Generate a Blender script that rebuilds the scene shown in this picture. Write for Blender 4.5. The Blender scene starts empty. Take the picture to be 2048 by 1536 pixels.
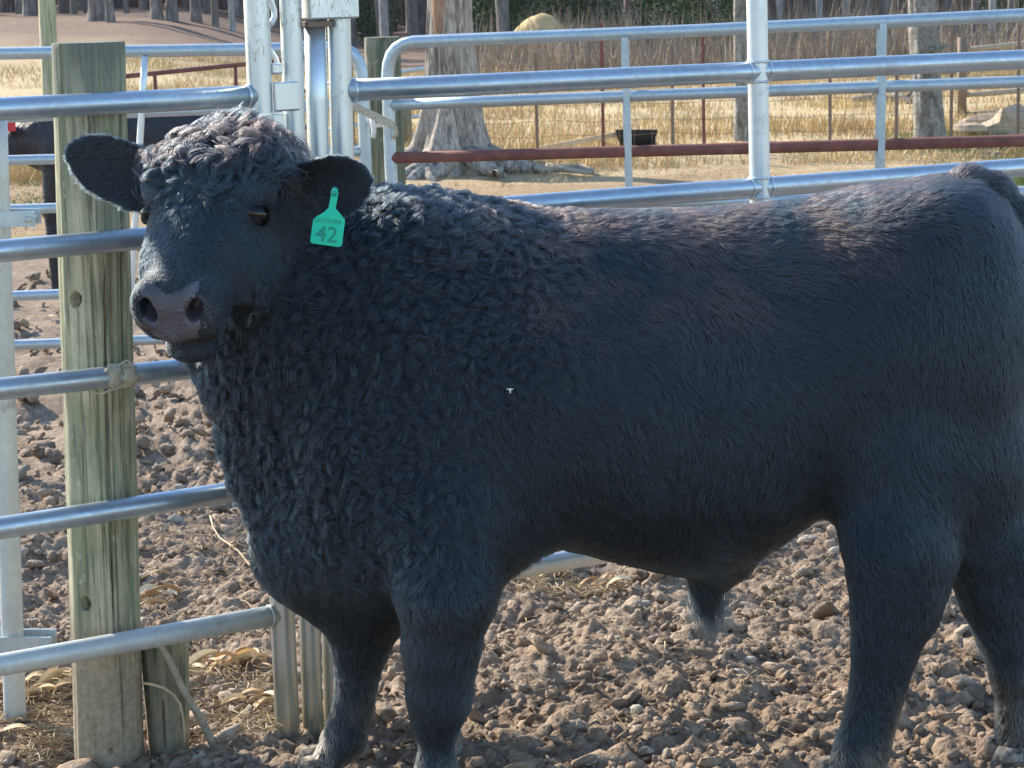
import bpy, math, random
import numpy as np
from mathutils import Vector, kdtree

random.seed(7)
RNG = np.random.default_rng(11)
SC = bpy.context.scene
COL = SC.collection

# ----------------------------------------------------------------- camera
F_PX, CAM_H = 4556.0, 1.75
PITCH, ROLL = math.radians(10.2), math.radians(1.5)
_R = np.array([1.0, 0, 0]); _F = np.array([0, math.cos(PITCH), -math.sin(PITCH)]); _U = np.array([0, math.sin(PITCH), math.cos(PITCH)])
CX = math.cos(ROLL) * _R - math.sin(ROLL) * _U
CY = math.sin(ROLL) * _R + math.cos(ROLL) * _U
CAMP = np.array([0, 0, CAM_H])
cam_d = bpy.data.cameras.new('camera'); cam = bpy.data.objects.new('camera', cam_d); COL.objects.link(cam)
cam_d.sensor_width = 36.0; cam_d.lens = F_PX / 2048 * 36.0; cam_d.clip_end = 2000.0; cam_d.clip_start = 0.05
from mathutils import Matrix
cam.matrix_world = Matrix(((CX[0], CY[0], -_F[0], 0), (CX[1], CY[1], -_F[1], 0), (CX[2], CY[2], -_F[2], CAM_H), (0, 0, 0, 1)))
cam_d.dof.use_dof = True; cam_d.dof.focus_distance = 4.75; cam_d.dof.aperture_fstop = 24.0
SC.camera = cam

# ----------------------------------------------------------------- sky, sun, exposure
SUN_AZ, SUN_EL = math.radians(-47), math.radians(30)     # azimuth from +Y towards +X: behind and to the left
sun_dir = Vector((math.sin(SUN_AZ) * math.cos(SUN_EL), math.cos(SUN_AZ) * math.cos(SUN_EL), math.sin(SUN_EL)))
W = bpy.data.worlds.new('World'); SC.world = W; W.use_nodes = True
wn = W.node_tree.nodes; wl = W.node_tree.links
sky = wn.new('ShaderNodeTexSky'); sky.sky_type = 'NISHITA'; sky.sun_disc = False
sky.sun_elevation = SUN_EL; sky.sun_rotation = SUN_AZ
sky.air_density = 1.1; sky.dust_density = 0.4; sky.ozone_density = 3.0
wl.new(sky.outputs[0], wn['Background'].inputs[0]); wn['Background'].inputs[1].default_value = 0.15
sl = bpy.data.lights.new('sun', 'SUN'); sun = bpy.data.objects.new('sun', sl); COL.objects.link(sun)
sl.energy = 4.0; sl.angle = math.radians(2.0); sl.color = (1.0, 0.9, 0.76)
sun.rotation_euler = (-sun_dir).to_track_quat('-Z', 'Y').to_euler()
VS = SC.view_settings; VS.view_transform = 'Standard'; VS.look = 'None'; VS.gamma = 1.0; VS.use_curve_mapping = False
VS.exposure = 1.2
SC.cycles.use_denoising = True
SC.cycles.max_bounces = 6; SC.cycles.transparent_max_bounces = 8

# ----------------------------------------------------------------- pixel helpers (directions only; distance comes from what a thing touches)
def ray(x, y):
    return _F + (x - 1024) / F_PX * CX + (768 - y) / F_PX * CY
def P(x, y, Y):                     # pixel on the upright plane at distance Y
    d = ray(x, y); return CAMP + d * (Y / d[1])
def G(x, y, z=0.0):                 # pixel on the ground
    d = ray(x, y); return CAMP + d * ((z - CAM_H) / d[2])
def PV(x, y, q, ang):               # pixel on an upright plane through q running at angle ang from +X
    n = np.array([-math.sin(ang), math.cos(ang), 0]); d = ray(x, y)
    return CAMP + d * (np.dot(q - CAMP, n) / np.dot(d, n))

# ----------------------------------------------------------------- object helpers
def prop(o, label=None, cat=None, group=None, kind=None):
    if label: o['label'] = label
    if cat: o['category'] = cat
    if group: o['group'] = group
    if kind: o['kind'] = kind
    return o
def thing(name, base, label, cat, group=None):
    o = bpy.data.objects.new(name, None); COL.objects.link(o); o.location = Vector(base); o.empty_display_size = 0.1
    return prop(o, label, cat, group)
def new_mesh(name, V, Fc, mats, smooth=True, mat_idx=None):
    me = bpy.data.meshes.new(name); V = np.asarray(V, dtype=np.float32)
    if isinstance(Fc, np.ndarray):
        n, k = Fc.shape
        me.vertices.add(len(V)); me.vertices.foreach_set('co', V.ravel())
        me.loops.add(n * k); me.loops.foreach_set('vertex_index', Fc.astype(np.int32).ravel())
        me.polygons.add(n); me.polygons.foreach_set('loop_start', np.arange(0, n * k, k, dtype=np.int32))
        me.polygons.foreach_set('loop_total', np.full(n, k, dtype=np.int32))
        me.update(calc_edges=True)
    else:
        me.from_pydata([tuple(map(float, v)) for v in V], [], Fc)
    me.polygons.foreach_set('use_smooth', np.full(len(me.polygons), smooth))
    for m in (mats if isinstance(mats, (list, tuple)) else [mats]): me.materials.append(m)
    if mat_idx is not None: me.polygons.foreach_set('material_index', np.asarray(mat_idx, dtype=np.int32))
    me.update(); return me
def obj(name, V, Fc, mat, parent=None, base=None, smooth=True, mat_idx=None):
    """one mesh object; V in world space, stored relative to its parent thing or to base"""
    V = np.asarray(V, dtype=float)
    root = parent
    off = np.zeros(3)
    while root is not None:
        off = off + np.array(root.location); root = root.parent
    if parent is None and base is not None: off = np.asarray(base, dtype=float)
    o = bpy.data.objects.new(name, new_mesh(name, V - off, Fc, mat, smooth, mat_idx)); COL.objects.link(o)
    if parent is not None: o.parent = parent
    elif base is not None: o.location = Vector(base)
    return o
class MB:
    def __init__(s): s.V = []; s.F = []
    def add(s, V, Fc):
        n = len(s.V); s.V += [tuple(v) for v in V]; s.F += [tuple(i + n for i in f) for f in Fc]; return s
    def tube(s, pts, r, k=16, cap=True, squash=None):
        pts = [np.asarray(p, dtype=float) for p in pts]; n = len(pts)
        rs = [r] * n if np.isscalar(r) else list(r)
        V = []; Fc = []; up = None
        for i, p in enumerate(pts):
            t = pts[min(i + 1, n - 1)] - pts[max(i - 1, 0)]; t = t / (np.linalg.norm(t) + 1e-12)
            if up is None:
                up = np.array([0, 0, 1.0]) if abs(t[2]) < 0.9 else np.array([0, 1.0, 0])
            a = np.cross(up, t); a /= np.linalg.norm(a) + 1e-12; b = np.cross(t, a); up = b
            for j in range(k):
                th = 2 * math.pi * j / k
                V.append(p + rs[i] * (math.cos(th) * a + math.sin(th) * b * (squash or 1)))
        for i in range(n - 1):
            for j in range(k):
                Fc.append((i * k + j, i * k + (j + 1) % k, (i + 1) * k + (j + 1) % k, (i + 1) * k + j))
        if cap: Fc += [tuple(range(k))[::-1], tuple((n - 1) * k + j for j in range(k))]
        return s.add(V, Fc)
    def box(s, c, ax, ay, az, bev=0.0):
        """box with centre c and half-axis vectors"""
        c, ax, ay, az = [np.asarray(v, dtype=float) for v in (c, ax, ay, az)]
        V = [c + i * ax + j * ay + k * az for i in (-1, 1) for j in (-1, 1) for k in (-1, 1)]
        return s.add(V, [(0, 1, 3, 2), (4, 6, 7, 5), (0, 4, 5, 1), (2, 3, 7, 6), (0, 2, 6, 4), (1, 5, 7, 3)])
    def build(s, name, mat, parent=None, base=None, smooth=True):
        return obj(name, s.V, s.F, mat, parent, base, smooth)
def edge_smooth(o, deg=40):
    me = o.data
    me.set_sharp_from_angle(angle=math.radians(deg)); return o

# vectorised value noise -------------------------------------------------
def _hash(ix, iy, iz, seed):
    h = (ix.astype(np.int64) * 374761393 + iy.astype(np.int64) * 668265263 + iz.astype(np.int64) * 2147483647 + seed * 974711) & 0x7fffffff
    h = (h ^ (h >> 13)) * 1274126177 & 0x7fffffff
    h = (h ^ (h >> 16)) * 668265263 & 0x7fffffff
    return (h & 0xffff) / 65535.0
def vnoise(p, scale, seed=0):
    q = np.asarray(p) * scale; i = np.floor(q).astype(np.int64); f = q - i; f = f * f * (3 - 2 * f)
    r = 0
    for dx in (0, 1):
        for dy in (0, 1):
            for dz in (0, 1):
                w = (f[:, 0] if dx else 1 - f[:, 0]) * (f[:, 1] if dy else 1 - f[:, 1]) * (f[:, 2] if dz else 1 - f[:, 2])
                r = r + w * _hash(i[:, 0] + dx, i[:, 1] + dy, i[:, 2] + dz, seed)
    return r * 2 - 1
def fbm(p, scale, seed=0, oct=4, gain=0.5):
    r = 0; a = 1.0
    for k in range(oct):
        r = r + a * vnoise(p, scale * 2 ** k, seed + k * 17); a *= gain
    return r
def worley(xy, scale, seed=0):
    q = xy * scale; i = np.floor(q).astype(np.int64); best = np.full(len(q), 9.0); val = np.zeros(len(q))
    for dx in (-1, 0, 1):
        for dy in (-1, 0, 1):
            cx = i[:, 0] + dx; cy = i[:, 1] + dy; z = np.zeros_like(cx)
            px = cx + 0.1 + 0.8 * _hash(cx, cy, z, seed); py = cy + 0.1 + 0.8 * _hash(cx, cy, z, seed + 5)
            d = (q[:, 0] - px) ** 2 + (q[:, 1] - py) ** 2
            m = d < best; best = np.where(m, d, best); val = np.where(m, _hash(cx, cy, z, seed + 9), val)
    return np.sqrt(best), val

# ----------------------------------------------------------------- materials
def mat(name, base, rough=0.7, metal=0.0, spec=0.5):
    m = bpy.data.materials.new(name); m.use_nodes = True; b = m.node_tree.nodes['Principled BSDF']
    b.inputs['Base Color'].default_value = (*base, 1); b.inputs['Roughness'].default_value = rough
    b.inputs['Metallic'].default_value = metal; b.inputs['Specular IOR Level'].default_value = spec
    return m
class NT:
    def __init__(s, m): s.m = m; s.t = m.node_tree; s.n = s.t.nodes; s.l = s.t.links; s.b = s.n['Principled BSDF']
    def new(s, ty, **kw):
        n = s.n.new(ty)
        for k, v in kw.items(): setattr(n, k, v)
        return n
    def co(s, scale=(1, 1, 1), kind='Object'):
        tc = s.new('ShaderNodeTexCoord'); mp = s.new('ShaderNodeMapping'); mp.inputs['Scale'].default_value = scale
        s.l.new(tc.outputs[kind], mp.inputs[0]); return mp.outputs[0]
    def noise(s, vec, scale, detail=4, rough=0.6, dist=0.0):
        n = s.new('ShaderNodeTexNoise'); n.inputs['Scale'].default_value = scale; n.inputs['Detail'].default_value = detail
        n.inputs['Roughness'].default_value = rough; n.inputs['Distortion'].default_value = dist
        s.l.new(vec, n.inputs['Vector']); return n.outputs['Fac']
    def ramp(s, fac, stops):
        r = s.new('ShaderNodeValToRGB'); e = r.color_ramp.elements
        while len(e) < len(stops): e.new(0.5)
        for i, (p, c) in enumerate(stops):
            e[i].position = p; e[i].color = (*c, 1) if len(c) == 3 else c
        s.l.new(fac, r.inputs[0]); return r.outputs[0]
    def mix(s, fac, a, b, mode='MIX'):
        n = s.new('ShaderNodeMix', data_type='RGBA', blend_type=mode)
        for k, v in ((0, fac), (6, a), (7, b)):
            if hasattr(v, 'is_output'): s.l.new(v, n.inputs[k])
            elif k == 0: n.inputs[0].default_value = v
            else: n.inputs[k].default_value = (*v, 1)
        return n.outputs[2]
    def math(s, op, a, b=None):
        n = s.new('ShaderNodeMath', operation=op)
        for k, v in ((0, a), (1, b)):
            if v is None: continue
            if hasattr(v, 'is_output'): s.l.new(v, n.inputs[k])
            else: n.inputs[k].default_value = v
        return n.outputs[0]
    def sep(s, vec):
        n = s.new('ShaderNodeSeparateXYZ'); s.l.new(vec, n.inputs[0]); return n.outputs
    def attr(s, name):
        n = s.new('ShaderNodeAttribute'); n.attribute_name = name; return n
    def base(s, c): s.l.new(c, s.b.inputs['Base Color'])
    def rough(s, c): s.l.new(c, s.b.inputs['Roughness'])
    def bump(s, h, strength=0.3, dist=0.01):
        n = s.new('ShaderNodeBump'); n.inputs['Strength'].default_value = strength; n.inputs['Distance'].default_value = dist
        s.l.new(h, n.inputs['Height']); s.l.new(n.outputs[0], s.b.inputs['Normal'])
# ================================================================= materials of the place
def galv(name, c0, c1, metal=.75, rough=(.28, .5), stain=.25, stain_col=(.30, .24, .17)):
    m = mat(name, c0, .4, metal); k = NT(m); v = k.co((1, 1, 1))
    a = k.noise(v, 3.2, 5, .65, .4); b = k.noise(v, 60, 3, .6); c = k.noise(v, 11, 4, .7)
    base = k.ramp(a, [(.3, c0), (.7, c1)])
    base = k.mix(k.ramp(b, [(.45, (0, 0, 0)), (.72, (.22, .22, .22))]), base, (.80, .84, .86))
    st = k.ramp(c, [(.58, (0, 0, 0)), (.74, (stain, stain, stain))])
    k.base(k.mix(st, base, stain_col))
    k.rough(k.ramp(c, [(.3, (rough[0],) * 3), (.75, (rough[1],) * 3)])); k.bump(b, .05, .001)
    return m
M_GALV = galv('galvanised_steel', (.36, .43, .49), (.48, .55, .60))
M_GALV_B = galv('bright_galvanised_steel', (.62, .67, .69), (.74, .78, .78), .55, (.30, .5), .45, (.20, .17, .12))
M_GALV_D = galv('muddy_galvanised_steel', (.42, .46, .45), (.56, .58, .54), .35, (.45, .7), .6, (.24, .19, .13))
M_GALV_F = galv('dull_galvanised_steel', (.36, .45, .50), (.47, .55, .58), .6, (.35, .55), .3)
# old aluminium paint flaked in dark cracks
M_PAINT = mat('flaked_aluminium_paint', (.7, .74, .74), .34, .7); k = NT(M_PAINT); v = k.co((2.2, 2.2, .45)); w = k.co((1, 1, 1))
a = k.noise(v, 26, 5, .62, 1.2); b = k.noise(w, 5, 3); c = k.noise(w, 2.5, 2)
crack = k.ramp(k.math('ABSOLUTE', k.math('SUBTRACT', a, .5)), [(.003, (1, 1, 1)), (.011, (0, 0, 0))])
area = k.ramp(b, [(.49, (0, 0, 0)), (.57, (1, 1, 1))])
col = k.ramp(c, [(.3, (.50, .56, .58)), (.7, (.72, .76, .76))])
zz_ = k.math('ADD', k.sep(w)[2], k.math('MULTIPLY', k.math('SUBTRACT', k.noise(w, 9, 4), .5), .5)); col = k.mix(k.ramp(zz_, [(.0, (.85,) * 3), (.30, (.35,) * 3), (.62, (0,) * 3)]), col, (.36, .32, .21)); k.base(k.mix(k.math('MULTIPLY', crack, area), col, (.10, .08, .06))); k.bump(crack, -.2, .002)
M_RUST = mat('red_brown_rust', (.16, .06, .045), .8, .1); k = NT(M_RUST); v = k.co(); a = k.noise(v, 14, 5, .7)
k.base(k.ramp(a, [(.3, (.13, .05, .04)), (.6, (.22, .085, .065)), (.8, (.28, .15, .11))])); k.bump(a, .2, .003)
M_RUSTY = mat('weathered_iron', (.22, .16, .12), .8, .2)

def post_mat(name, green, bare, dark, mud_z, top_z=9.0):
    m = mat(name, bare, .85); k = NT(m); v = k.co((9, 9, .5)); w = k.co((1, 1, 1)); v2 = k.co((30, 30, 1.2))
    st = k.noise(v, 3.0, 6, .68, .6); fine = k.noise(v2, 3.0, 5, .65, .3); pat = k.noise(w, 6.5, 5, .65); sp = k.noise(w, 70, 2); spk = k.noise(k.co((1, 1, .7)), 38, 3)
    col = k.ramp(st, [(.30, dark), (.42, green), (.55, bare), (.72, tuple(min(1, q * 1.35) for q in bare))])
    col = k.mix(k.ramp(pat, [(.45, (0, 0, 0)), (.65, (.75, .75, .75))]), col, green)
    col = k.mix(k.ramp(fine, [(.36, (.8, .8, .8)), (.50, (0, 0, 0))]), col, tuple(q * .6 for q in dark))
    col = k.mix(k.ramp(spk, [(.64, (0, 0, 0)), (.70, (.6, .6, .6))]), col, (.50, .47, .36))
    z = k.sep(w)[2]
    tz = k.math('ADD', z, k.math('MULTIPLY', k.math('SUBTRACT', st, .5), 1.1)); mr = k.new('ShaderNodeMapRange'); mr.inputs[1].default_value = top_z - .18; mr.inputs[2].default_value = top_z; k.l.new(tz, mr.inputs[0])
    col = k.mix(k.math('MULTIPLY', mr.outputs[0], .8), col, (.085, .095, .085))
    mz = k.math('ADD', z, k.math('MULTIPLY', k.math('SUBTRACT', pat, .5), .55))
    mf = k.ramp(mz, [(max(0.0, mud_z - .10), (.88, .88, .88)), (mud_z + .08, (0, 0, 0))])
    mudc = k.ramp(sp, [(.35, (.22, .175, .12)), (.7, (.35, .285, .20))])
    col = k.mix(mf, col, mudc); k.base(col); k.bump(k.math('ADD', st, fine), .6, .006); return m
M_POST = post_mat('green_stained_post_wood', (.245, .262, .155), (.47, .43, .29), (.15, .145, .10), .34, 1.62)
M_POST2 = post_mat('mossy_post_wood', (.14, .155, .095), (.24, .225, .15), (.075, .08, .055), .12)
M_POST3 = post_mat('pale_far_post_wood', (.42, .43, .25), (.46, .43, .28), (.22, .24, .14), .02)
M_STICK = mat('grey_bare_wood', (.36, .31, .23), .9); k = NT(M_STICK); v = k.co((1, 1, 1)); a = k.noise(v, 40, 4); k.base(k.ramp(a, [(.3, (.26, .22, .16)), (.7, (.44, .39, .30))])); k.bump(a, .3, .004)
M_TWINE = mat('tan_baling_twine', (.46, .41, .30), .9); k = NT(M_TWINE); v = k.co((1, 1, 1)); a = k.noise(v, 120, 3); k.base(k.ramp(a, [(.3, (.34, .30, .21)), (.7, (.55, .50, .38))])); k.bump(a, .5, .003)
M_HUSK = mat('dry_corn_husk', (.62, .45, .26), .75); k = NT(M_HUSK); oi = k.new('ShaderNodeObjectInfo'); k.base(k.ramp(oi.outputs['Random'], [(0, (.42, .25, .13)), (.4, (.60, .42, .22)), (1, (.72, .60, .40))]))
M_STRAW = mat('straw', (.5, .38, .22), .85); k = NT(M_STRAW); a = k.noise(k.co(), 6, 2); k.base(k.ramp(a, [(.3, (.30, .20, .11)), (.7, (.62, .50, .31))]))
M_STONE = mat('pale_stone', (.52, .49, .44), .85); k = NT(M_STONE); a = k.noise(k.co(), 25, 4); k.base(k.ramp(a, [(.3, (.32, .28, .22)), (.7, (.48, .44, .36))])); k.bump(a, .4, .006)
M_BLACK = mat('black_plastic', (.02, .021, .025), .45)
M_WHITE = mat('white_plastic', (.75, .75, .72), .5)
M_RED = mat('red_plastic', (.6, .03, .04), .5)
M_BOARD = mat('sunbleached_board', (.62, .50, .33), .85); k = NT(M_BOARD); a = k.noise(k.co((1, 1, 1)), 12, 4); k.base(k.ramp(a, [(.3, (.5, .39, .25)), (.7, (.70, .58, .40))]))
def bark(name, a_, b_, c_, sc=(5, 5, 1.1), moss=None):
    m = mat(name, a_, .95); k = NT(m); v = k.co(sc); n1 = k.noise(v, 2.4, 6, .65, .6); n2 = k.noise(v, 9, 4, .6); n3 = k.noise(k.co(), 1.3, 3)
    col = k.ramp(n1, [(.32, c_), (.5, a_), (.72, b_)]); col = k.mix(k.ramp(n2, [(.35, (.6,) * 3), (.55, (0,) * 3)]), col, c_)
    if moss: col = k.mix(k.ramp(n3, [(.52, (0,) * 3), (.7, (.6,) * 3)]), col, moss)
    k.base(col); k.bump(n1, .8, .05); return m
M_BARK = bark('pale_furrowed_bark', (.40, .345, .285), (.60, .54, .46), (.10, .08, .065), (7, 7, 1.0))
M_BARK_R = bark('bared_red_wood', (.34, .20, .13), (.48, .32, .22), (.18, .09, .06))
M_BARK_D = bark('lichen_grey_bark', (.25, .235, .20), (.50, .49, .45), (.09, .085, .075), (4, 4, 2.4))
M_BARK_F = bark('far_grey_bark', (.21, .185, .165), (.33, .30, .27), (.10, .088, .08), (3, 3, .8))
M_BARK_P = bark('far_pale_bark', (.40, .37, .34), (.52, .49, .46), (.24, .22, .20), (3, 3, .8))
M_LEAF = mat('cedar_foliage', (.05, .075, .03), .8); k = NT(M_LEAF); a = k.noise(k.co(), 3, 3); k.base(k.ramp(a, [(.3, (.055, .085, .045)), (.7, (.13, .155, .07))]))
M_BRUSH = mat('dry_brush', (.26, .18, .12), .9); k = NT(M_BRUSH); a = k.noise(k.co(), 1.2, 3); k.base(k.ramp(a, [(.3, (.20, .155, .115)), (.7, (.36, .285, .205))]))
M_GRASS = mat('dry_golden_grass', (.5, .36, .16), .85); k = NT(M_GRASS); a = k.noise(k.co(), .7, 3); b = k.noise(k.co(), 9, 2)
gc = k.ramp(a, [(.3, (.40, .27, .12)), (.55, (.58, .42, .20)), (.8, (.66, .52, .28))]); k.base(gc)
M_GREEN = mat('short_green_grass', (.16, .22, .06), .85)

# ================================================================= ground
def smooth01(x): x = np.clip(x, 0, 1); return x * x * (3 - 2 * x)
def ground_z(X, Y, fine=True):
    """large shape: level pen, a hump of leaf litter rising on the left far away"""
    z = 1.0 * smooth01((Y - 26) / 28) * smooth01((-X - .06 * Y) / 5.0)
    z = z + .25 * smooth01((Y - 60) / 60)
    return z
def mud_h(xy):
    p3 = np.concatenate([xy, np.zeros((len(xy), 1))], 1)
    wob = np.stack([fbm(p3, 14, 41, 2), fbm(p3, 14, 43, 2)], 1) * .028
    h = .035 * fbm(p3, 2.0, 3, 3) - .035 * np.clip(fbm(p3, 4.5, 19, 2) - .15, 0, 1)
    d, v = worley(xy + wob, 8.0, 4); h = h + .030 * (v - .2) * np.clip(1.1 - d * 1.3, 0, 1) ** .8
    d, v = worley(xy + wob, 19, 8); h = h + .022 * (v ** 1.5) * np.clip(1.1 - d * 1.4, 0, 1) ** .8
    d, v = worley(xy + wob * .6, 44, 9); h = h + .015 * v * np.clip(1.05 - d * 1.3, 0, 1)
    h = h + .010 * np.abs(fbm(p3, 30, 12, 2)) + .006 * fbm(p3, 70, 14, 2)
    return h
def axis_pts(a, b, step, outer_lo, outer_hi, grow):
    mid = list(np.arange(a, b, step)); lo = []; hi = []
    x = a; s = step
    while x > outer_lo: s *= grow; x -= s; lo.append(x)
    x = mid[-1]; s = step
    while x < outer_hi: s *= grow; x += s; hi.append(x)
    return np.array(lo[::-1] + mid + hi)
gx = axis_pts(-1.5, 1.6, .0092, -320, 320, 1.075); gy = axis_pts(4.4, 7.0, .0092, -60, 600, 1.02)
XX, YY = np.meshgrid(gx, gy, indexing='ij'); xy = np.stack([XX.ravel(), YY.ravel()], 1)
mudw = smooth01((17.5 - xy[:, 1]) / 3.0) * smooth01((9 - np.abs(xy[:, 0])) / 3)
near_m = mudw > 0
zz = ground_z(xy[:, 0], xy[:, 1]); hh = np.zeros(len(xy)); hh[near_m] = mud_h(xy[near_m]); zz = zz + hh * mudw
gr = ~near_m; zz[gr] += .05 * fbm(np.concatenate([xy[gr], np.zeros((gr.sum(), 1))], 1), .5, 77, 3)
nx, ny = len(gx), len(gy); ii = np.arange(nx * ny).reshape(nx, ny)
gq = np.stack([ii[:-1, :-1], ii[1:, :-1], ii[1:, 1:], ii[:-1, 1:]], -1).reshape(-1, 4)
M_GND = mat('mud_and_dry_pasture', (.2, .15, .11), .95, spec=.25); k = NT(M_GND); v = k.co((1, 1, 1)); y_ = k.sep(v)[1]; x_ = k.sep(v)[0]
n1 = k.noise(v, 1.1, 4, .6); n2 = k.noise(v, 14, 5, .65); n3 = k.noise(v, 75, 4, .6); n4 = k.noise(v, .35, 4, .6)
mudc = k.ramp(n2, [(.30, (.165, .118, .080)), (.5, (.275, .205, .145)), (.72, (.41, .325, .24))])
mudc = k.mix(k.ramp(n1, [(.52, (0,) * 3), (.72, (.55,) * 3)]), mudc, (.36, .25, .165))
mudc = k.mix(k.ramp(n3, [(.4, (.45,) * 3), (.55, (0,) * 3)]), mudc, (.12, .085, .065))
strawc = k.ramp(n2, [(.3, (.20, .13, .07)), (.52, (.35, .235, .125)), (.75, (.50, .37, .215))])
strawc = k.mix(k.ramp(n3, [(.38, (.6,) * 3), (.52, (0,) * 3)]), strawc, (.17, .11, .065))
strawc = k.mix(k.ramp(n4, [(.55, (0,) * 3), (.68, (.5,) * 3)]), strawc, (.20, .22, .07))
goldc = k.ramp(n2, [(.3, (.40, .30, .16)), (.55, (.56, .43, .24)), (.75, (.66, .55, .36))])
leafc = k.ramp(n2, [(.3, (.13, .085, .06)), (.55, (.215, .148, .108)), (.75, (.31, .225, .168))])
yn = k.math('ADD', y_, k.math('MULTIPLY', k.math('SUBTRACT', n4, .5), 10))
def step(y0, y1): 
    mr = k.new('ShaderNodeMapRange'); mr.inputs[1].default_value = y0; mr.inputs[2].default_value = y1; k.l.new(yn, mr.inputs[0]); return mr.outputs[0]
c = k.mix(step(14.5, 17), mudc, strawc); c = k.mix(step(19, 22), c, goldc); c = k.mix(step(38, 46), c, leafc); k.base(c)
k.bump(k.math('ADD', n3, n2), .7, .012)
ground = obj('ground', np.stack([xy[:, 0], xy[:, 1], zz], 1), gq, M_GND, base=(0, 0, 0)); prop(ground, kind='structure')

# clods of trodden mud
def ico(sub):
    import bmesh
    bm = bmesh.new(); bmesh.ops.create_icosphere(bm, subdivisions=sub, radius=1.0)
    V = np.array([v.co[:] for v in bm.verts]); Fc = np.array([[v.index for v in f.verts] for f in bm.faces]); bm.free(); return V, Fc
def clods(N, region, smin_, smax, seed, power=2.4, sub=1, lumps=1):
    Va, Fa = ico(sub); rng = np.random.default_rng(seed); var = []
    V1_, F1_ = Va, Fa
    if lumps > 1: Fa = np.concatenate([F1_ + j * len(V1_) for j in range(lumps)])
    for q in range(10):
        if lumps > 1: Va = np.concatenate([V1_ * rng.uniform(.45, .85) * rng.uniform(.7, 1.3, 3) + (rng.normal(size=3) * .45 if j else 0) for j in range(lumps)])
        sd = int(rng.integers(1000)); d = 1 + .55 * fbm(Va, 1.1, sd, 2) + .30 * fbm(Va, 2.7, sd + 3, 2); var.append(Va * d[:, None] * np.array([1, 1, .70]))
    Vs, Ts = [], []
    for i in range(N):
        Y = region[2] + (region[3] - region[2]) * rng.random() ** 1.25; hw = .245 * Y + .12
        X = rng.uniform(-hw, hw); s = smin_ + (smax - smin_) * rng.random() ** power
        a = rng.uniform(0, 6.283); ca, sa = math.cos(a), math.sin(a); ax = rng.uniform(.7, 1.5)
        R_ = np.array([[ca * ax, -sa, 0], [sa * ax, ca, 0], [0, 0, 1]]); tl = rng.normal(size=2) * .35
        Vt = (var[int(rng.integers(10))] * s) @ R_.T; Vt[:, 2] += tl[0] * Vt[:, 0] + tl[1] * Vt[:, 1]
        Vs.append(Vt + np.array([X, Y, 0])); Ts.append((X, Y, s, rng.random()))
    T = np.array(Ts); h = mud_h(T[:, :2]); nv = len(Va)
    V = np.concatenate(Vs); V[:, 2] += np.repeat(h + T[:, 2] * (.5 if region[2] > 7 else .12), nv)
    return V, np.concatenate([Fa + i * nv for i in range(N)]), np.repeat(T[:, 3], nv)
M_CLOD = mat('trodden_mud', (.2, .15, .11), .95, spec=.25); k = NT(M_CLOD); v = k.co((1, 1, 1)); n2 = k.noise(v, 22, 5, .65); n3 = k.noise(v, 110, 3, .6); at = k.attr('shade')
n1 = k.noise(v, 1.1, 4, .6)
c0 = k.ramp(n2, [(.30, (.18, .128, .088)), (.5, (.30, .225, .162)), (.72, (.45, .36, .27))])
c0 = k.mix(k.ramp(n1, [(.52, (0,) * 3), (.72, (.5,) * 3)]), c0, (.38, .265, .175))
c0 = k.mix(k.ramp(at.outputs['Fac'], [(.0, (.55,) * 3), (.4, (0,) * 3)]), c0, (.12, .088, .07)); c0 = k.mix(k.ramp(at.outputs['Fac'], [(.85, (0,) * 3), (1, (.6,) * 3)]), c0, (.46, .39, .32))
k.base(c0); k.bump(k.math('ADD', n3, k.math('MULTIPLY', n2, 1.5)), .8, .010)
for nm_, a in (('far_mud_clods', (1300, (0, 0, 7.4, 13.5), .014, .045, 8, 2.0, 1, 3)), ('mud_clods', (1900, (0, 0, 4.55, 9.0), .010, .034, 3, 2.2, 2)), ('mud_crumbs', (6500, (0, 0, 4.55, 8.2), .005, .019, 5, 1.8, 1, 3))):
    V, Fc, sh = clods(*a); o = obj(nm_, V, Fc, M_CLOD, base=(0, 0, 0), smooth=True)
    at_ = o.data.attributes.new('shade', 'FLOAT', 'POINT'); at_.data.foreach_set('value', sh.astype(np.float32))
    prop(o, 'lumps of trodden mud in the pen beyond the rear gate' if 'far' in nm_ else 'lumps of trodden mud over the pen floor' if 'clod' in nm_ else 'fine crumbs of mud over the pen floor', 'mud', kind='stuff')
def gz(x, y): return float(mud_h(np.array([[x, y]]))[0]) if y < 16 else float(ground_z(np.array([x]), np.array([y]))[0])

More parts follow.
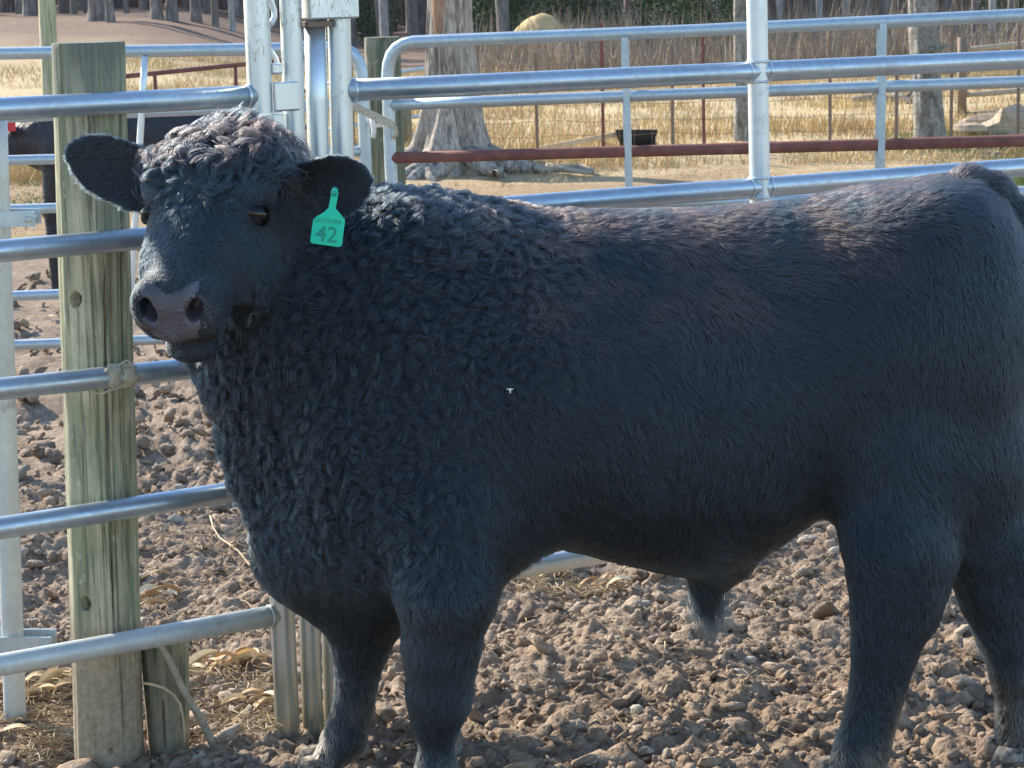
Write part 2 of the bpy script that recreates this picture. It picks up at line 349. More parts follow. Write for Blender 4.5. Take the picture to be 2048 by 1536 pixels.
# ================================================================= near pipe panels
ANG_L, ANG_R = math.radians(31), math.radians(23.5)
QL = G(576, 1488)
def PL(x, y): return PV(x, y, QL, ANG_L)
tv = lambda a: np.array([math.cos(a), math.sin(a), 0])
def seg(p, q, n=12, sag=0.0):
    p = np.asarray(p, float); q = np.asarray(q, float)
    return [p + (q - p) * i / n + np.array([0, 0, -sag * math.sin(math.pi * i / n)]) for i in range(n + 1)]
def weld(c, axis, r, rb, m, parent, name='weld'):
    """lumpy bead around a joint"""
    c = np.asarray(c, float); axis = np.asarray(axis, float) / np.linalg.norm(axis); a = np.cross(axis, [.3, .5, .8]); a /= np.linalg.norm(a); b = np.cross(axis, a); pts = []; K = 22
    V = []; Fc = []; kk = 6
    for i in range(K):
        th = 2 * math.pi * i / K; rr = rb * (1 + .35 * math.sin(i * 2.7) * math.cos(i * 1.3)); d = a * math.cos(th) + b * math.sin(th)
        for j in range(kk):
            ph = 2 * math.pi * j / kk; V.append(c + d * (r + rr * math.cos(ph)) + axis * rr * math.sin(ph))
    for i in range(K):
        for j in range(kk): Fc.append((i * kk + j, ((i + 1) % K) * kk + j, ((i + 1) % K) * kk + (j + 1) % kk, i * kk + (j + 1) % kk))
    return obj(name, V, Fc, m, parent)
def rail(name, p, q, r, m, parent, k=20): return MB().tube(seg(p, q, 8), r, k).build(name, m, parent)
def upright(px0, px1, fn, ztop, r, m, parent, name='post', k=20, zbot=-.15):
    """post along the line through two pixels on its plane, from below ground to ztop"""
    a = fn(*px0); b = fn(*px1); d = (a - b) / (a[2] - b[2])
    return MB().tube(seg(b + d * (zbot - b[2]), b + d * (ztop - b[2]), 10), r, k).build(name, m, parent), b + d * (0 - b[2]), d
left_panel = thing('corral_panel', QL * np.array([1, 1, 0]), 'galvanised five-rail pipe panel running in front of the thick wooden post', 'fence panel')
LR = [((0, 218), (508, 192)), ((0, 502), (275, 478)), ((0, 778), (370, 738)), ((0, 1056), (490, 980)), ((0, 1330), (556, 1229))]
pA, bA, dA = upright((515, 60), (576, 1480), PL, 2.15, .0285, M_PAINT, left_panel, 'end_post')
for i, (a, b) in enumerate(LR):
    p, q = PL(*a), PL(*b); d = (q - p) / np.linalg.norm(q - p)
    # run to the end post and well past the frame on the left
    tq = np.dot(bA + dA * (p[2] + .03) - p, tv(ANG_L)) / np.dot(d, tv(ANG_L)); tp = -1.6
    e = p + d * (tq - .006)
    rl = rail('rail', p + d * tp, e, .0242, M_GALV if i < 4 else M_GALV_D, left_panel)
    weld(e - d * .026, d, .0238, .0032, M_PAINT if i < 4 else M_GALV_D, rl)
_, bfar, _ = upright((-700, 200), (-640, 1400), PL, 1.56, .0285, M_GALV_B, left_panel, 'end_post')

# gate frame posts standing in a row beside the end post
frame = thing('latch_frame', (PL(628, 1490)[0], PL(628, 1490)[1], 0), 'three silver gate posts joined by a sleeve, paint flaking, behind the bull\'s ears', 'gate frame')
def PLo(dy): 
    q = QL + np.array([0, dy, 0]); return lambda x, y: PV(x, y, q, ANG_L)
_, bB, dB = upright((584, 100), (627, 1485), PLo(.0), 2.15, .0245, M_PAINT, frame)
_, bC, dC = upright((634, 200), (668, 1400), PLo(.012), 1.66, .0245, M_PAINT, frame)
_, bD, dD = upright((682, 200), (712, 1400), PLo(.0), 2.15, .0262, M_PAINT, frame)
def boxpx(name, x0, y0, x1, y1, dy, depth, m, parent, fn=None, ang=ANG_L):
    c = PV((x0 + x1) / 2, (y0 + y1) / 2, QL + np.array([0, dy, 0]), ang)
    w = np.linalg.norm(PV(x1, (y0 + y1) / 2, QL + np.array([0, dy, 0]), ang) - PV(x0, (y0 + y1) / 2, QL + np.array([0, dy, 0]), ang)) / 2
    h = abs(PV((x0 + x1) / 2, y0, QL + np.array([0, dy, 0]), ang)[2] - PV((x0 + x1) / 2, y1, QL + np.array([0, dy, 0]), ang)[2]) / 2
    n = np.array([-math.sin(ang), math.cos(ang), 0])
    o = MB().box(c, tv(ang) * w, n * depth, np.array([0, 0, h])).build(name, m, parent, smooth=False)
    bv = o.modifiers.new('bevel', 'BEVEL'); bv.width = min(.004, w * .3, h * .3); bv.segments = 2; return o
boxpx('sleeve', 606, -90, 703, 38, -.002, .036, M_PAINT, frame)
boxpx('spacer', 607, 42, 655, 54, -.004, .026, M_RUSTY, frame)
boxpx('hinge_plate', 548, 163, 598, 222, -.030, .006, M_PAINT, frame)
boxpx('hinge_lug', 541, 126, 562, 148, -.012, .012, M_PAINT, frame)
boxpx('hinge_lug', 541, 226, 566, 264, -.010, .012, M_PAINT, frame)
boxpx('hinge_lug', 574, 1160, 612, 1205, -.004, .010, M_GALV_D, frame)
curl = [PLo(.02)(x, y) for x, y in ((541, -40), (543, 5), (548, 20), (549, 34), (543, 46), (536, 54))]
MB().tube(curl, .0065, 10).build('latch_rod', M_GALV_B, frame)
curl = [PLo(.03)(x, y) for x, y in ((540, 100), (546, 108), (552, 118), (556, 130), (557, 150))]
MB().tube(curl, .006, 10).build('latch_rod', M_GALV_B, frame)

QR = bD.copy()
def PR(x, y): return PV(x, y, QR, ANG_R)
right_panel = thing('corral_panel', QR + np.array([.03, .0, 0]), 'galvanised five-rail pipe panel behind the bull\'s back with an upright through it', 'fence panel')
RR = [((1000, 167), (2020, 120)), ((1000, 414), (2020, 337)), ((1000, 657), (2020, 545)), ((1000, 900), (2020, 753)), ((1000, 1143), (2020, 961))]
_, bU, dU = upright((1514, 20), (1520, 395), PR, 2.15, .0255, M_GALV_B, right_panel, 'upright', zbot=.34)
for i, (a, b) in enumerate(RR):
    p, q = PR(*a), PR(*b); d = (q - p) / np.linalg.norm(q - p)
    t0 = np.dot(bD + dD * p[2] - p, tv(ANG_R)) / np.dot(d, tv(ANG_R)) + .012
    rl = rail('rail', p + d * t0, q + d * 1.4, .0250, M_GALV_B if i == 4 else M_GALV, right_panel)
    weld(p + d * (t0 + .018), d, .0246, .0034, M_PAINT, rl)
    tu = np.dot(bU + dU * p[2] - p, tv(ANG_R)) / np.dot(d, tv(ANG_R)); c = p + d * tu
    weld(c + d * .026, d, .0244, .0042, M_PAINT, rl); weld(c - d * .026, d, .0244, .0038, M_PAINT, rl)
    weld(bU + dU * (c[2] + .024), dU, .0250, .0036, M_PAINT, rl); weld(bU + dU * (c[2] - .024), dU, .0250, .0036, M_PAINT, rl)
upright((2450, 60), (2440, 900), PR, 1.56, .0265, M_GALV_B, right_panel, 'end_post')

# second gate: the square end pipe at the picture's left with two straps
bp = G(31, 1447); bp[2] = 0
gate2 = thing('gate_end', bp, 'muddy grey gate pipe with two flat hinge straps behind the panel rails', 'gate')
fnp = lambda x, y: P(x, y, bp[1])
upright((-8, 260), (30, 1430), fnp, float(P(-8, 222, bp[1])[2]), .0265, M_GALV_D, gate2, 'end_pipe')
for y0, y1, x1 in ((420, 450, 76), (1266, 1300, 108)):
    a, b = P(-60, (y0 + y1) / 2, bp[1]), P(x1, (y0 + y1) / 2, bp[1]); h = (P(0, y0, bp[1]) - P(0, y1, bp[1]))[2] / 2
    for dy in (-.034, .034):
        hs = MB().box((a + b) / 2 + np.array([0, dy, 0]), (b - a) / 2, np.array([0, .003, 0]), np.array([0, 0, h])).build('hinge_strap', M_GALV_F, gate2, smooth=False)
    MB().tube([b + np.array([-.015, -.05, 0]), b + np.array([-.015, .05, 0])], .008, 10).build('bolt', M_GALV_D, hs)

# ================================================================= wooden posts
def wood_post(name, base, top, r0, r1, m, label, seed, holes=(), cracks=5, cat='post', group=None, slant=0.0, res=(140, 420), rings=True):
    base = np.asarray(base, float); top = np.asarray(top, float); d = top - base; H = np.linalg.norm(d); K, N = res
    rng = np.random.default_rng(seed); V = []; th = np.linspace(0, 2 * math.pi, K, endpoint=False)
    cr = [(rng.uniform(math.pi * 1.05, math.pi * 1.95), rng.uniform(0, .5), rng.uniform(.5, 1.0), rng.uniform(.006, .013), rng.uniform(1, 9)) for _ in range(cracks)]
    t = np.linspace(-.2 / H, 1, N); TH, TT_ = np.meshgrid(th, t, indexing='xy'); thf, tf_ = TH.ravel(), TT_.ravel()
    r = (r0 + (r1 - r0) * tf_)
    q = np.stack([np.cos(thf) * 2, np.sin(thf) * 2, tf_ * H * .8], 1)
    r = r * (1 + .035 * fbm(q, 1.0, seed, 3)); q2 = np.stack([np.cos(thf) * 26, np.sin(thf) * 26, tf_ * H * 1.5], 1); r = r + r0 * .020 * fbm(q2, 1.0, seed + 4, 2)
    for a, t0, t1, dp, w in cr:
        aa = a + .05 * np.sin(tf_ * H * 4 + w) ; dd = np.abs((thf - aa + math.pi) % (2 * math.pi) - math.pi); amp = smooth01((tf_ - t0) / .08) * smooth01((t1 - tf_) / .08)
        r = r - dp * amp * np.exp(-(dd / .032) ** 2)
    for a, hz, hr, dp in holes:
        dx = ((thf - a + math.pi) % (2 * math.pi) - math.pi) * r0; dz = tf_ * H - hz; rr = np.sqrt(dx * dx + (dz / 1.25) ** 2); r = r - dp * smooth01((hr - rr) / (hr * .35))
    fade = smooth01((1.0 - tf_) * H / .006); r = r * (.975 + .025 * fade)
    V = base + tf_[:, None] * d + np.stack([np.cos(thf) * r, np.sin(thf) * r, np.zeros_like(r)], 1)
    V[:, 2] += slant * np.cos(thf) * r * (tf_ > .999) 
    i = np.arange(K * N).reshape(N, K); Fc = np.stack([i[:-1], np.roll(i[:-1], -1, 1), np.roll(i[1:], -1, 1), i[1:]], -1).reshape(-1, 4)
    Fl = [tuple(f) for f in Fc]; c = len(V); V = np.concatenate([V, [top + np.array([0, 0, -.002])]]); Fl += [(int((N - 1) * K + j), int((N - 1) * K + (j + 1) % K), c) for j in range(K)]
    o = obj(name, V, Fl, m, base=base * np.array([1, 1, 0])); edge_smooth(o, 55); return prop(o, label, cat, group)
bw = G(219, 1538); bw[1] += .07; bw = np.array([P(219, 1500, bw[1])[0], bw[1], 0]); tw = P(177, 84, bw[1])
# angles: pi*1.5 faces the camera
zof = lambda x, y, Y: P(x, y, Y)[2]
wood_post('wooden_post', bw, tw, .079, .079, M_POST, 'thick round wooden post, green stained and muddy at its foot, behind the panel rails', 5,
          holes=((math.pi * 1.5 - .42, zof(157, 590, bw[1]), .0145, .072), (math.pi * 1.5 - .42, zof(176, 1191, bw[1]), .0135, .072), (math.pi * 1.5 + .2, .045, .006, .012)), cracks=7)
bs = G(338, 1498); bs[2] = 0; ts = P(328, 1262, bs[1] + .0)
wood_post('post_stump', bs, ts, .046, .056, M_POST2, 'short mossy stump of a post beside the foot of the thick wooden post', 9, cracks=4, cat='stump', res=(90, 120))
b3 = G(775, 880); b3[2] = 0; b3 = np.array([P(772, 200, 8.45)[0], 8.45, 0]); t3 = P(764, 74, 8.45)
wood_post('wooden_post', b3, t3, .068, .066, M_POST2, 'dark weathered wooden post between the two rear gates', 13, cracks=6, res=(60, 60))
b4 = np.array([P(97, 200, 16.0)[0], 16.0, 0]); t4 = P(92, -30, 16.0)
wood_post('wooden_post', b4, t4, .062, .058, M_POST3, 'slim pale yellowish wooden post standing beyond the rear gate', 17, cracks=3, res=(40, 40))

# stick, loose root, twine
sp = P(316, 1283, bs[1] - .12); sq = G(437, 1500) + np.array([0, 0, -.01]); n_ = 10
prop(MB().tube([sp + (sq - sp) * i / n_ + np.array([.0025 * math.sin(i * 1.1), 0, 0]) for i in range(n_ + 1)], [.010, .011, .0115, .012, .0125, .0135, .014, .0145, .0155, .015, .011], 9, squash=.6).build('stick', M_STICK, base=sq), 'grey bare stick leaning from the ground against the lowest rail', 'stick')
rp = [P(x, y, bs[1] - .10) for x, y in ((284, 1366), (305, 1369), (328, 1376), (348, 1390), (360, 1408), (366, 1432), (369, 1458), (370, 1484))]
prop(MB().tube(rp, .0032, 8).build('root', M_STRAW, base=rp[-1]), 'thin pale root curving beside the leaning stick', 'root')
# twine band wrapped round the third rail
p3, q3 = PL(0, 778), PL(370, 738); d3 = (q3 - p3) / np.linalg.norm(q3 - p3)
def on_rail3(x): return p3 + d3 * (np.dot(PL(x, 760) - p3, tv(ANG_L)) / np.dot(d3, tv(ANG_L)))
tw_ = thing('twine_wrap', on_rail3(232), 'tan strip of twine knotted round the rail in front of the thick post', 'twine')
a3 = np.cross(d3, [0, 0, 1]); a3 /= np.linalg.norm(a3); u3 = np.cross(a3, d3)
def wrap(x0, x1, r, half, nturn, name, tilt):
    V = []; Fc = []; N = 48; c0, c1 = on_rail3(x0), on_rail3(x1)
    for i in range(N + 1):
        s = i / N; th = 2 * math.pi * nturn * s + .6; c = c0 + (c1 - c0) * s; d = a3 * math.cos(th) + u3 * math.sin(th)
        off = d3 * tilt * math.cos(th)
        hw = half * (1 + .25 * math.sin(i * .9))
        for j, (w, rr) in enumerate(((-1, 0), (-.4, .0016), (.4, .001), (1, .0))):
            V.append(c + off + d * (r + rr + .0007 * math.sin(i * 1.7 + j * 2)) + d3 * hw * w)
    for i in range(N):
        for j in range(3): Fc.append((i * 4 + j, i * 4 + j + 1, (i + 1) * 4 + j + 1, (i + 1) * 4 + j))
    o = obj(name, V, Fc, M_TWINE, tw_); sd = o.modifiers.new('thick', 'SOLIDIFY'); sd.thickness = .0016; return o
wrap(243, 246, .0255, .017, 1.15, 'band', .010); wrap(228, 238, .0268, .014, 1.1, 'band', -.016)
kn = on_rail3(262)
MB().tube([kn + np.array([0, -.02, .02]), kn + np.array([.008, -.024, .030]), kn + np.array([-.004, -.022, .036]), kn + np.array([-.016, -.024, .028]), kn + np.array([-.03, -.03, .016])], .003, 8).build('knot', M_TWINE, tw_)
MB().tube([on_rail3(262) + np.array([0, -.026, -.004]), on_rail3(238) + np.array([0, -.03, -.022]), on_rail3(205) + np.array([0, -.026, -.03]), on_rail3(186) + np.array([0, -.012, -.028])], .0022, 8).build('loose_end', M_TWINE, tw_)

# ================================================================= rear gates
QG = np.array([P(780, 300, 8.15)[0], 8.15, 0]); ANG_G = math.radians(-13)
def PG(x, y): return PV(x, y, QG, ANG_G)
gate_r = thing('pipe_gate', QG, 'round-cornered rear pipe gate with one rusty red rail', 'gate')
pts = [PG(786, 420), PG(780, 300), PG(776, 175), PG(775, 150), PG(777, 128), PG(783, 110), PG(793, 97), PG(808, 88), PG(828, 83.5), PG(1400, 61), PG(2048, 30), PG(2500, 8)]
low = pts[0] * np.array([1, 1, 0]) + np.array([.0, 0, .28])
MB().tube([low] + pts, .0225, 16).build('outer_frame', M_GALV_F, gate_r)
for (a, b, m) in (((778, 210), (2048, 163), M_GALV_F), ((784, 316), (2048, 281), M_RUST), ((788, 424), (2048, 384), M_GALV_F), ((792, 530), (2048, 487), M_GALV_F), ((796, 636), (2048, 592), M_GALV_F)):
    p, q = PG(*a), PG(*b); rail('rail', p, q + (q - p) * .3, .0205, m, gate_r, 14)
for (x0, y0, x1, y1) in ((1253, 74, 1262, 372), (1768, 46, 1764, 330)):
    a = PG(x0, y0); b = PG(x1, y1); d = (b - a) / (b[2] - a[2]); e = a + d * (.30 - a[2])
    n = np.array([math.sin(ANG_G), -math.cos(ANG_G), 0])
    for sgn, rr in ((1, .012), (-1, .012)):
        c = (a + e) / 2 + n * .031 * sgn + tv(ANG_G) * (-.014 if sgn < 0 else .0)
        MB().box(c, tv(ANG_G) * .0115, n * .006, (a - e) / 2).build('upright', M_GALV_F, gate_r, smooth=False)
gate_l = thing('pipe_gate', (P(722, 300, 8.3)[0], 8.3, 0), 'round-cornered rear pipe gate with a slanting brace in front of the black cow', 'gate')
PGL = lambda x, y: P(x, y, 8.3 - .00012 * (x - 722))
pts = [PGL(-260, 112), PGL(0, 107), PGL(490, 99), PGL(670, 95), PGL(690, 98), PGL(706, 107), PGL(717, 122), PGL(723, 142), PGL(726, 170), PGL(733, 380)]
low = pts[-1] * np.array([1, 1, 0]) + np.array([.03, 0, .28])
MB().tube(pts + [low], .0225, 16).build('outer_frame', M_GALV_F, gate_l)
for (a, b) in (((-260, 246), (724, 208)), ((-260, 328), (727, 302)), ((-260, 427), (731, 398)), ((-260, 602), (738, 566)), ((-260, 700), (741, 664))): rail('rail', PGL(*a), PGL(*b), .019, M_GALV_F, gate_l, 14)
rail('brace', PGL(292, 112) + np.array([0, -.025, 0]), PGL(258, 690) + np.array([0, -.025, 0]), .0125, M_GALV_B, gate_l, 10)
# latch strap and hook between the rear gates
lt = thing('gate_latch', P(745, 240, 8.25), 'tan strap and hooks latching the two rear gates at the dark post', 'latch')
sa, sb = P(706, 212, 8.1), P(790, 252, 8.1); dd = (sb - sa) / 2; nn = np.cross(dd / np.linalg.norm(dd), [0, 1, 0])
MB().box((sa + sb) / 2, dd, np.array([0, .004, 0]), nn * .014).build('strap', M_TWINE, lt, smooth=False)
MB().tube([P(790, 252, 8.1), P(793, 268, 8.11), P(788, 276, 8.12)], .007, 8).build('strap_end', M_TWINE, lt)
MB().box(P(757, 236, 8.2), np.array([.045, 0, 0]), np.array([0, .02, 0]), np.array([0, 0, .008])).build('hook_plate', M_WHITE, lt, smooth=False)
MB().tube([P(744, 232, 8.15), P(746, 250, 8.15), P(748, 262, 8.15), P(746, 276, 8.15)], .009, 8).build('hook', M_WHITE, lt)
MB().box(P(765, 250, 8.22), np.array([.04, 0, 0]), np.array([0, .015, 0]), np.array([0, 0, .007])).build('hook_plate', M_WHITE, lt, smooth=False)
# ================================================================= the bull
VOX = 0.007
def smin(a, b, k):
    h = np.clip(0.5 + 0.5 * (b - a) / k, 0, 1); return b * (1 - h) + a * h - k * h * (1 - h)
def cone_d(p0, r0, p1, r1, sy=1.0):
    p0 = np.asarray(p0, float); p1 = np.asarray(p1, float)
    def f(X, Y, Z):
        ab = p1 - p0; L2 = ab @ ab
        h = np.clip(((X - p0[0]) * ab[0] + (Y - p0[1]) * ab[1] + (Z - p0[2]) * ab[2]) / L2, 0, 1)
        dx = X - (p0[0] + h * ab[0]); dy = (Y - (p0[1] + h * ab[1])) / sy; dz = Z - (p0[2] + h * ab[2])
        return (np.sqrt(dx * dx + dy * dy + dz * dz) - (r0 + h * (r1 - r0))) * min(1.0, sy)
    R = max(r0, r1) * max(1.0, sy)
    return f, (np.minimum(p0, p1) - R, np.maximum(p0, p1) + R)
def ell_d(c, A, r):
    """ellipsoid: centre, 3 axis rows, radii"""
    c = np.asarray(c, float); A = np.asarray(A, float); r = np.asarray(r, float)
    def f(X, Y, Z):
        dx, dy, dz = X - c[0], Y - c[1], Z - c[2]
        q = 0
        for i in range(3): q = q + ((dx * A[i, 0] + dy * A[i, 1] + dz * A[i, 2]) / r[i]) ** 2
        return (np.sqrt(q) - 1) * r.min()
    R = r.max(); return f, (c - R, c + R)
I3 = np.eye(3)
class Field:
    def __init__(s, lo, hi, vox):
        s.lo = np.array(lo, float); s.vox = vox; s.n = np.ceil((np.array(hi) - s.lo) / vox).astype(int) + 1
        s.F = np.full(s.n, 0.5, dtype=np.float32); s.ax = [s.lo[i] + vox * np.arange(s.n[i]) for i in range(3)]
    def _sl(s, bb, pad):
        a = np.clip(np.floor((np.asarray(bb[0]) - pad - s.lo) / s.vox).astype(int), 0, s.n)
        b = np.clip(np.ceil((np.asarray(bb[1]) + pad - s.lo) / s.vox).astype(int) + 1, 0, s.n)
        return tuple(slice(a[i], b[i]) for i in range(3))
    def _ev(s, f, sl):
        X = s.ax[0][sl[0]].astype(np.float32)[:, None, None]; Y = s.ax[1][sl[1]].astype(np.float32)[None, :, None]; Z = s.ax[2][sl[2]].astype(np.float32)[None, None, :]
        return f(X, Y, Z).astype(np.float32)
    def add(s, prim, k=0.04):
        f, bb = prim; sl = s._sl(bb, k * 2.6 + 0.03); s.F[sl] = smin(s.F[sl], s._ev(f, sl), k)
    def sub(s, prim, k=0.01):
        f, bb = prim; sl = s._sl(bb, k + 0.02); s.F[sl] = -smin(-s.F[sl], s._ev(f, sl), k)
    def surface(s):
        F = s.F; ins = F < 0
        c = [(i, j, k) for i in (0, 1) for j in (0, 1) for k in (0, 1)]
        def cut(A, d): return A[d[0]:A.shape[0] - 1 + d[0], d[1]:A.shape[1] - 1 + d[1], d[2]:A.shape[2] - 1 + d[2]]
        cnt = np.zeros(np.array(F.shape) - 1, dtype=np.int8)
        for d in c: cnt += cut(ins, d)
        act = np.argwhere((cnt > 0) & (cnt < 8))
        idx = np.full(cnt.shape, -1, dtype=np.int32); idx[tuple(act.T)] = np.arange(len(act))
        val = np.stack([F[act[:, 0] + d[0], act[:, 1] + d[1], act[:, 2] + d[2]] for d in c], 1)
        acc = np.zeros((len(act), 3)); num = np.zeros(len(act)); ca = np.array(c, float)
        for a in range(8):
            for b in range(a + 1, 8):
                if abs(ca[a] - ca[b]).sum() != 1: continue
                m = (val[:, a] < 0) != (val[:, b] < 0)
                t = val[m, a] / (val[m, a] - val[m, b])
                acc[m] += ca[a] + t[:, None] * (ca[b] - ca[a]); num[m] += 1
        V = s.lo + s.vox * (act + acc / num[:, None])
        Q = []
        for ax in range(3):
            u, v = [(1, 2), (2, 0), (0, 1)][ax]
            sl0 = [slice(None)] * 3; sl1 = [slice(None)] * 3
            sl0[ax] = slice(0, -1); sl1[ax] = slice(1, None)
            A = ins[tuple(sl0)]; B = ins[tuple(sl1)]
            e = np.argwhere(A != B)
            ok = (e[:, u] > 0) & (e[:, v] > 0) & (e[:, u] < F.shape[u] - 1) & (e[:, v] < F.shape[v] - 1); e = e[ok]
            fl = A[tuple(e.T)]
            def at(du, dv):
                q = e.copy(); q[:, u] += du; q[:, v] += dv; return idx[tuple(q.T)]
            q = np.stack([at(-1, -1), at(0, -1), at(0, 0), at(-1, 0)], 1)
            q[~fl] = q[~fl][:, ::-1]; Q.append(q)
        return V, np.concatenate(Q)

YC0, YCS = 4.86, 0.05
def ycen(X): return YC0 + YCS * X
def PB(x, y, off=0.0): 
    p = P(x, y, YC0)
    for _ in range(3): p = P(x, y, ycen(p[0]) + off)
    return p
FUR = 0.012
top_px = [(560, 720), (600, 600), (680, 470), (760, 410), (850, 396), (950, 408), (1100, 424), (1250, 424), (1400, 420), (1500, 412), (1600, 402), (1660, 388), (1720, 374), (1800, 366), (1870, 352), (1935, 346), (1990, 376), (2025, 430), (2055, 540), (2064, 640)]
bot_px = [(560, 1090), (580, 1130), (620, 1180), (680, 1218), (740, 1228), (800, 1215), (900, 1180), (1000, 1088), (1050, 1070), (1150, 1090), (1250, 1116), (1350, 1140), (1430, 1140), (1500, 1112), (1560, 1072), (1620, 1030), (1680, 985), (1750, 945), (1850, 925), (1950, 890), (2035, 780), (2064, 690)]
wid_px = [(560, .12), (650, .215), (750, .25), (900, .275), (1100, .30), (1300, .312), (1450, .31), (1600, .285), (1700, .28), (1850, .265), (1950, .235), (2030, .17), (2064, .08)]
TT = np.array([PB(*p) for p in top_px]); TB = np.array([PB(*p) for p in bot_px]); TWp = np.array([(PB(x, 800)[0], w) for x, w in wid_px])
X0t, X1t = max(TT[0, 0], TB[0, 0]), min(TT[-1, 0], TB[-1, 0])
def trunk(X, Y, Z):
    zt = np.interp(X, TT[:, 0], TT[:, 2]); zb = np.interp(X, TB[:, 0], TB[:, 2]); w = np.interp(X, TWp[:, 0], TWp[:, 1])
    zc = (zt + zb) / 2; hh = np.maximum((zt - zb) / 2, 0.03); v = (Z - zc) / hh
    rise = np.clip((X - 0.2) / 0.6, 0, 1); tap = 0.34 - 0.16 * rise
    we = w * (1 - tap * np.clip(v, 0, 1) ** 1.5 - 0.12 * np.clip(-v, 0, 1) ** 2)
    e = 2.35
    r = (np.abs((Y - (YC0 + YCS * X)) / we) ** e + np.abs(v) ** e) ** (1 / e)
    d = (r - 1) * np.minimum(w, hh)
    ends = np.maximum(np.maximum(X0t - X, X - X1t), 0)
    return d + ends
TRUNK = (trunk, (np.array([X0t, 4.45, 0.35]), np.array([X1t, 5.35, 1.4])))
# neck: oval sections along an axis, depth in the X-Z plane
NK = [((490, 535), 4.73, .205, .125), ((545, 600), 4.76, .245, .150), ((625, 660), 4.80, .292, .185), ((720, 690), 4.84, .32, .225), ((820, 740), 4.865, .33, .255)]
NKp = np.array([P(a[0], a[1], y) for a, y, _, _ in NK]); NKd = np.array([k[2] for k in NK]); NKw = np.array([k[3] for k in NK])
_na = NKp[-1] - NKp[0]; _na /= np.linalg.norm(_na); _nb = np.cross(_na, [0, 1, 0]); _nb /= np.linalg.norm(_nb); _nc = np.cross(_na, _nb)
_nt = (NKp - NKp[0]) @ _na
def neck(X, Y, Z):
    dx, dy, dz = X - NKp[0, 0], Y - NKp[0, 1], Z - NKp[0, 2]
    t = dx * _na[0] + dy * _na[1] + dz * _na[2]
    b = dx * _nb[0] + dy * _nb[1] + dz * _nb[2] - np.interp(t, _nt, (NKp - NKp[0]) @ _nb)
    c = dx * _nc[0] + dy * _nc[1] + dz * _nc[2] - np.interp(t, _nt, (NKp - NKp[0]) @ _nc)
    de = np.interp(t, _nt, NKd); wi = np.interp(t, _nt, NKw)
    r = np.sqrt((b / de) ** 2 + (c / wi) ** 2)
    return (r - 1) * wi + np.maximum(np.maximum(-t, t - _nt[-1]), 0)
NECK = (neck, (NKp.min(0) - 0.34, NKp.max(0) + 0.34))
# head frame: a along the face to the nose, l to its left side (picture right), n out of the face
HYAW, HPIT = math.radians(18), math.radians(42)
_h = np.array([-math.sin(HYAW), -math.cos(HYAW), 0]); _z = np.array([0, 0, 1.0])
HA = _h * math.cos(HPIT) - _z * math.sin(HPIT); HN = _h * math.sin(HPIT) + _z * math.cos(HPIT); HL = np.array([math.cos(HYAW), -math.sin(HYAW), 0])
HP0 = P(458, 288, 4.70)
def HW(t, l, n): return HP0 + t * HA + l * HL + n * HN
def hloc(X, Y, Z):
    dx, dy, dz = X - HP0[0], Y - HP0[1], Z - HP0[2]
    return [dx * A[0] + dy * A[1] + dz * A[2] for A in (HA, HL, HN)]
HS = np.array([  # t, half width, dorsal n, ventral n
    (-.045, .065, -.025, -.10), (-.025, .100, .005, -.145), (.0, .122, .022, -.175), (.05, .138, .038, -.21), (.11, .142, .044, -.225), (.17, .136, .042, -.23), (.22, .121, .036, -.225),
    (.28, .104, .028, -.195), (.33, .093, .022, -.165), (.38, .083, .017, -.140), (.42, .087, .014, -.128), (.455, .090, .004, -.122), (.485, .080, -.018, -.112), (.505, .055, -.045, -.095)])
HS[:, 0] = np.where(HS[:, 0] > .18, .18 + (HS[:, 0] - .18) * .82, HS[:, 0])
def TS(t): return .18 + (t - .18) * .82 if t > .18 else t
def head(X, Y, Z):
    t, l, n = hloc(X, Y, Z)
    w = np.interp(t, HS[:, 0], HS[:, 1]); top = np.interp(t, HS[:, 0], HS[:, 2]); bot = np.interp(t, HS[:, 0], HS[:, 3])
    nc = (top + bot) / 2; hh = (top - bot) / 2; v = (n - nc) / hh
    vn = np.clip(-v, 0, 1); we = w * (1 - 0.42 * vn ** 1.3)
    e = 2.5
    r = (np.abs(l / we) ** e + np.abs(v) ** e) ** (1 / e)
    return (r - 1) * np.minimum(w, hh) + np.maximum(np.maximum(HS[0, 0] - t, t - HS[-1, 0]), 0)
_hc = np.array([HW(t, l, n) for t in (-.06, .52) for l in (-.14, .14) for n in (.06, -.24)])
HEAD = (head, (_hc.min(0), _hc.max(0)))
HAX = np.stack([HA, HL, HN])
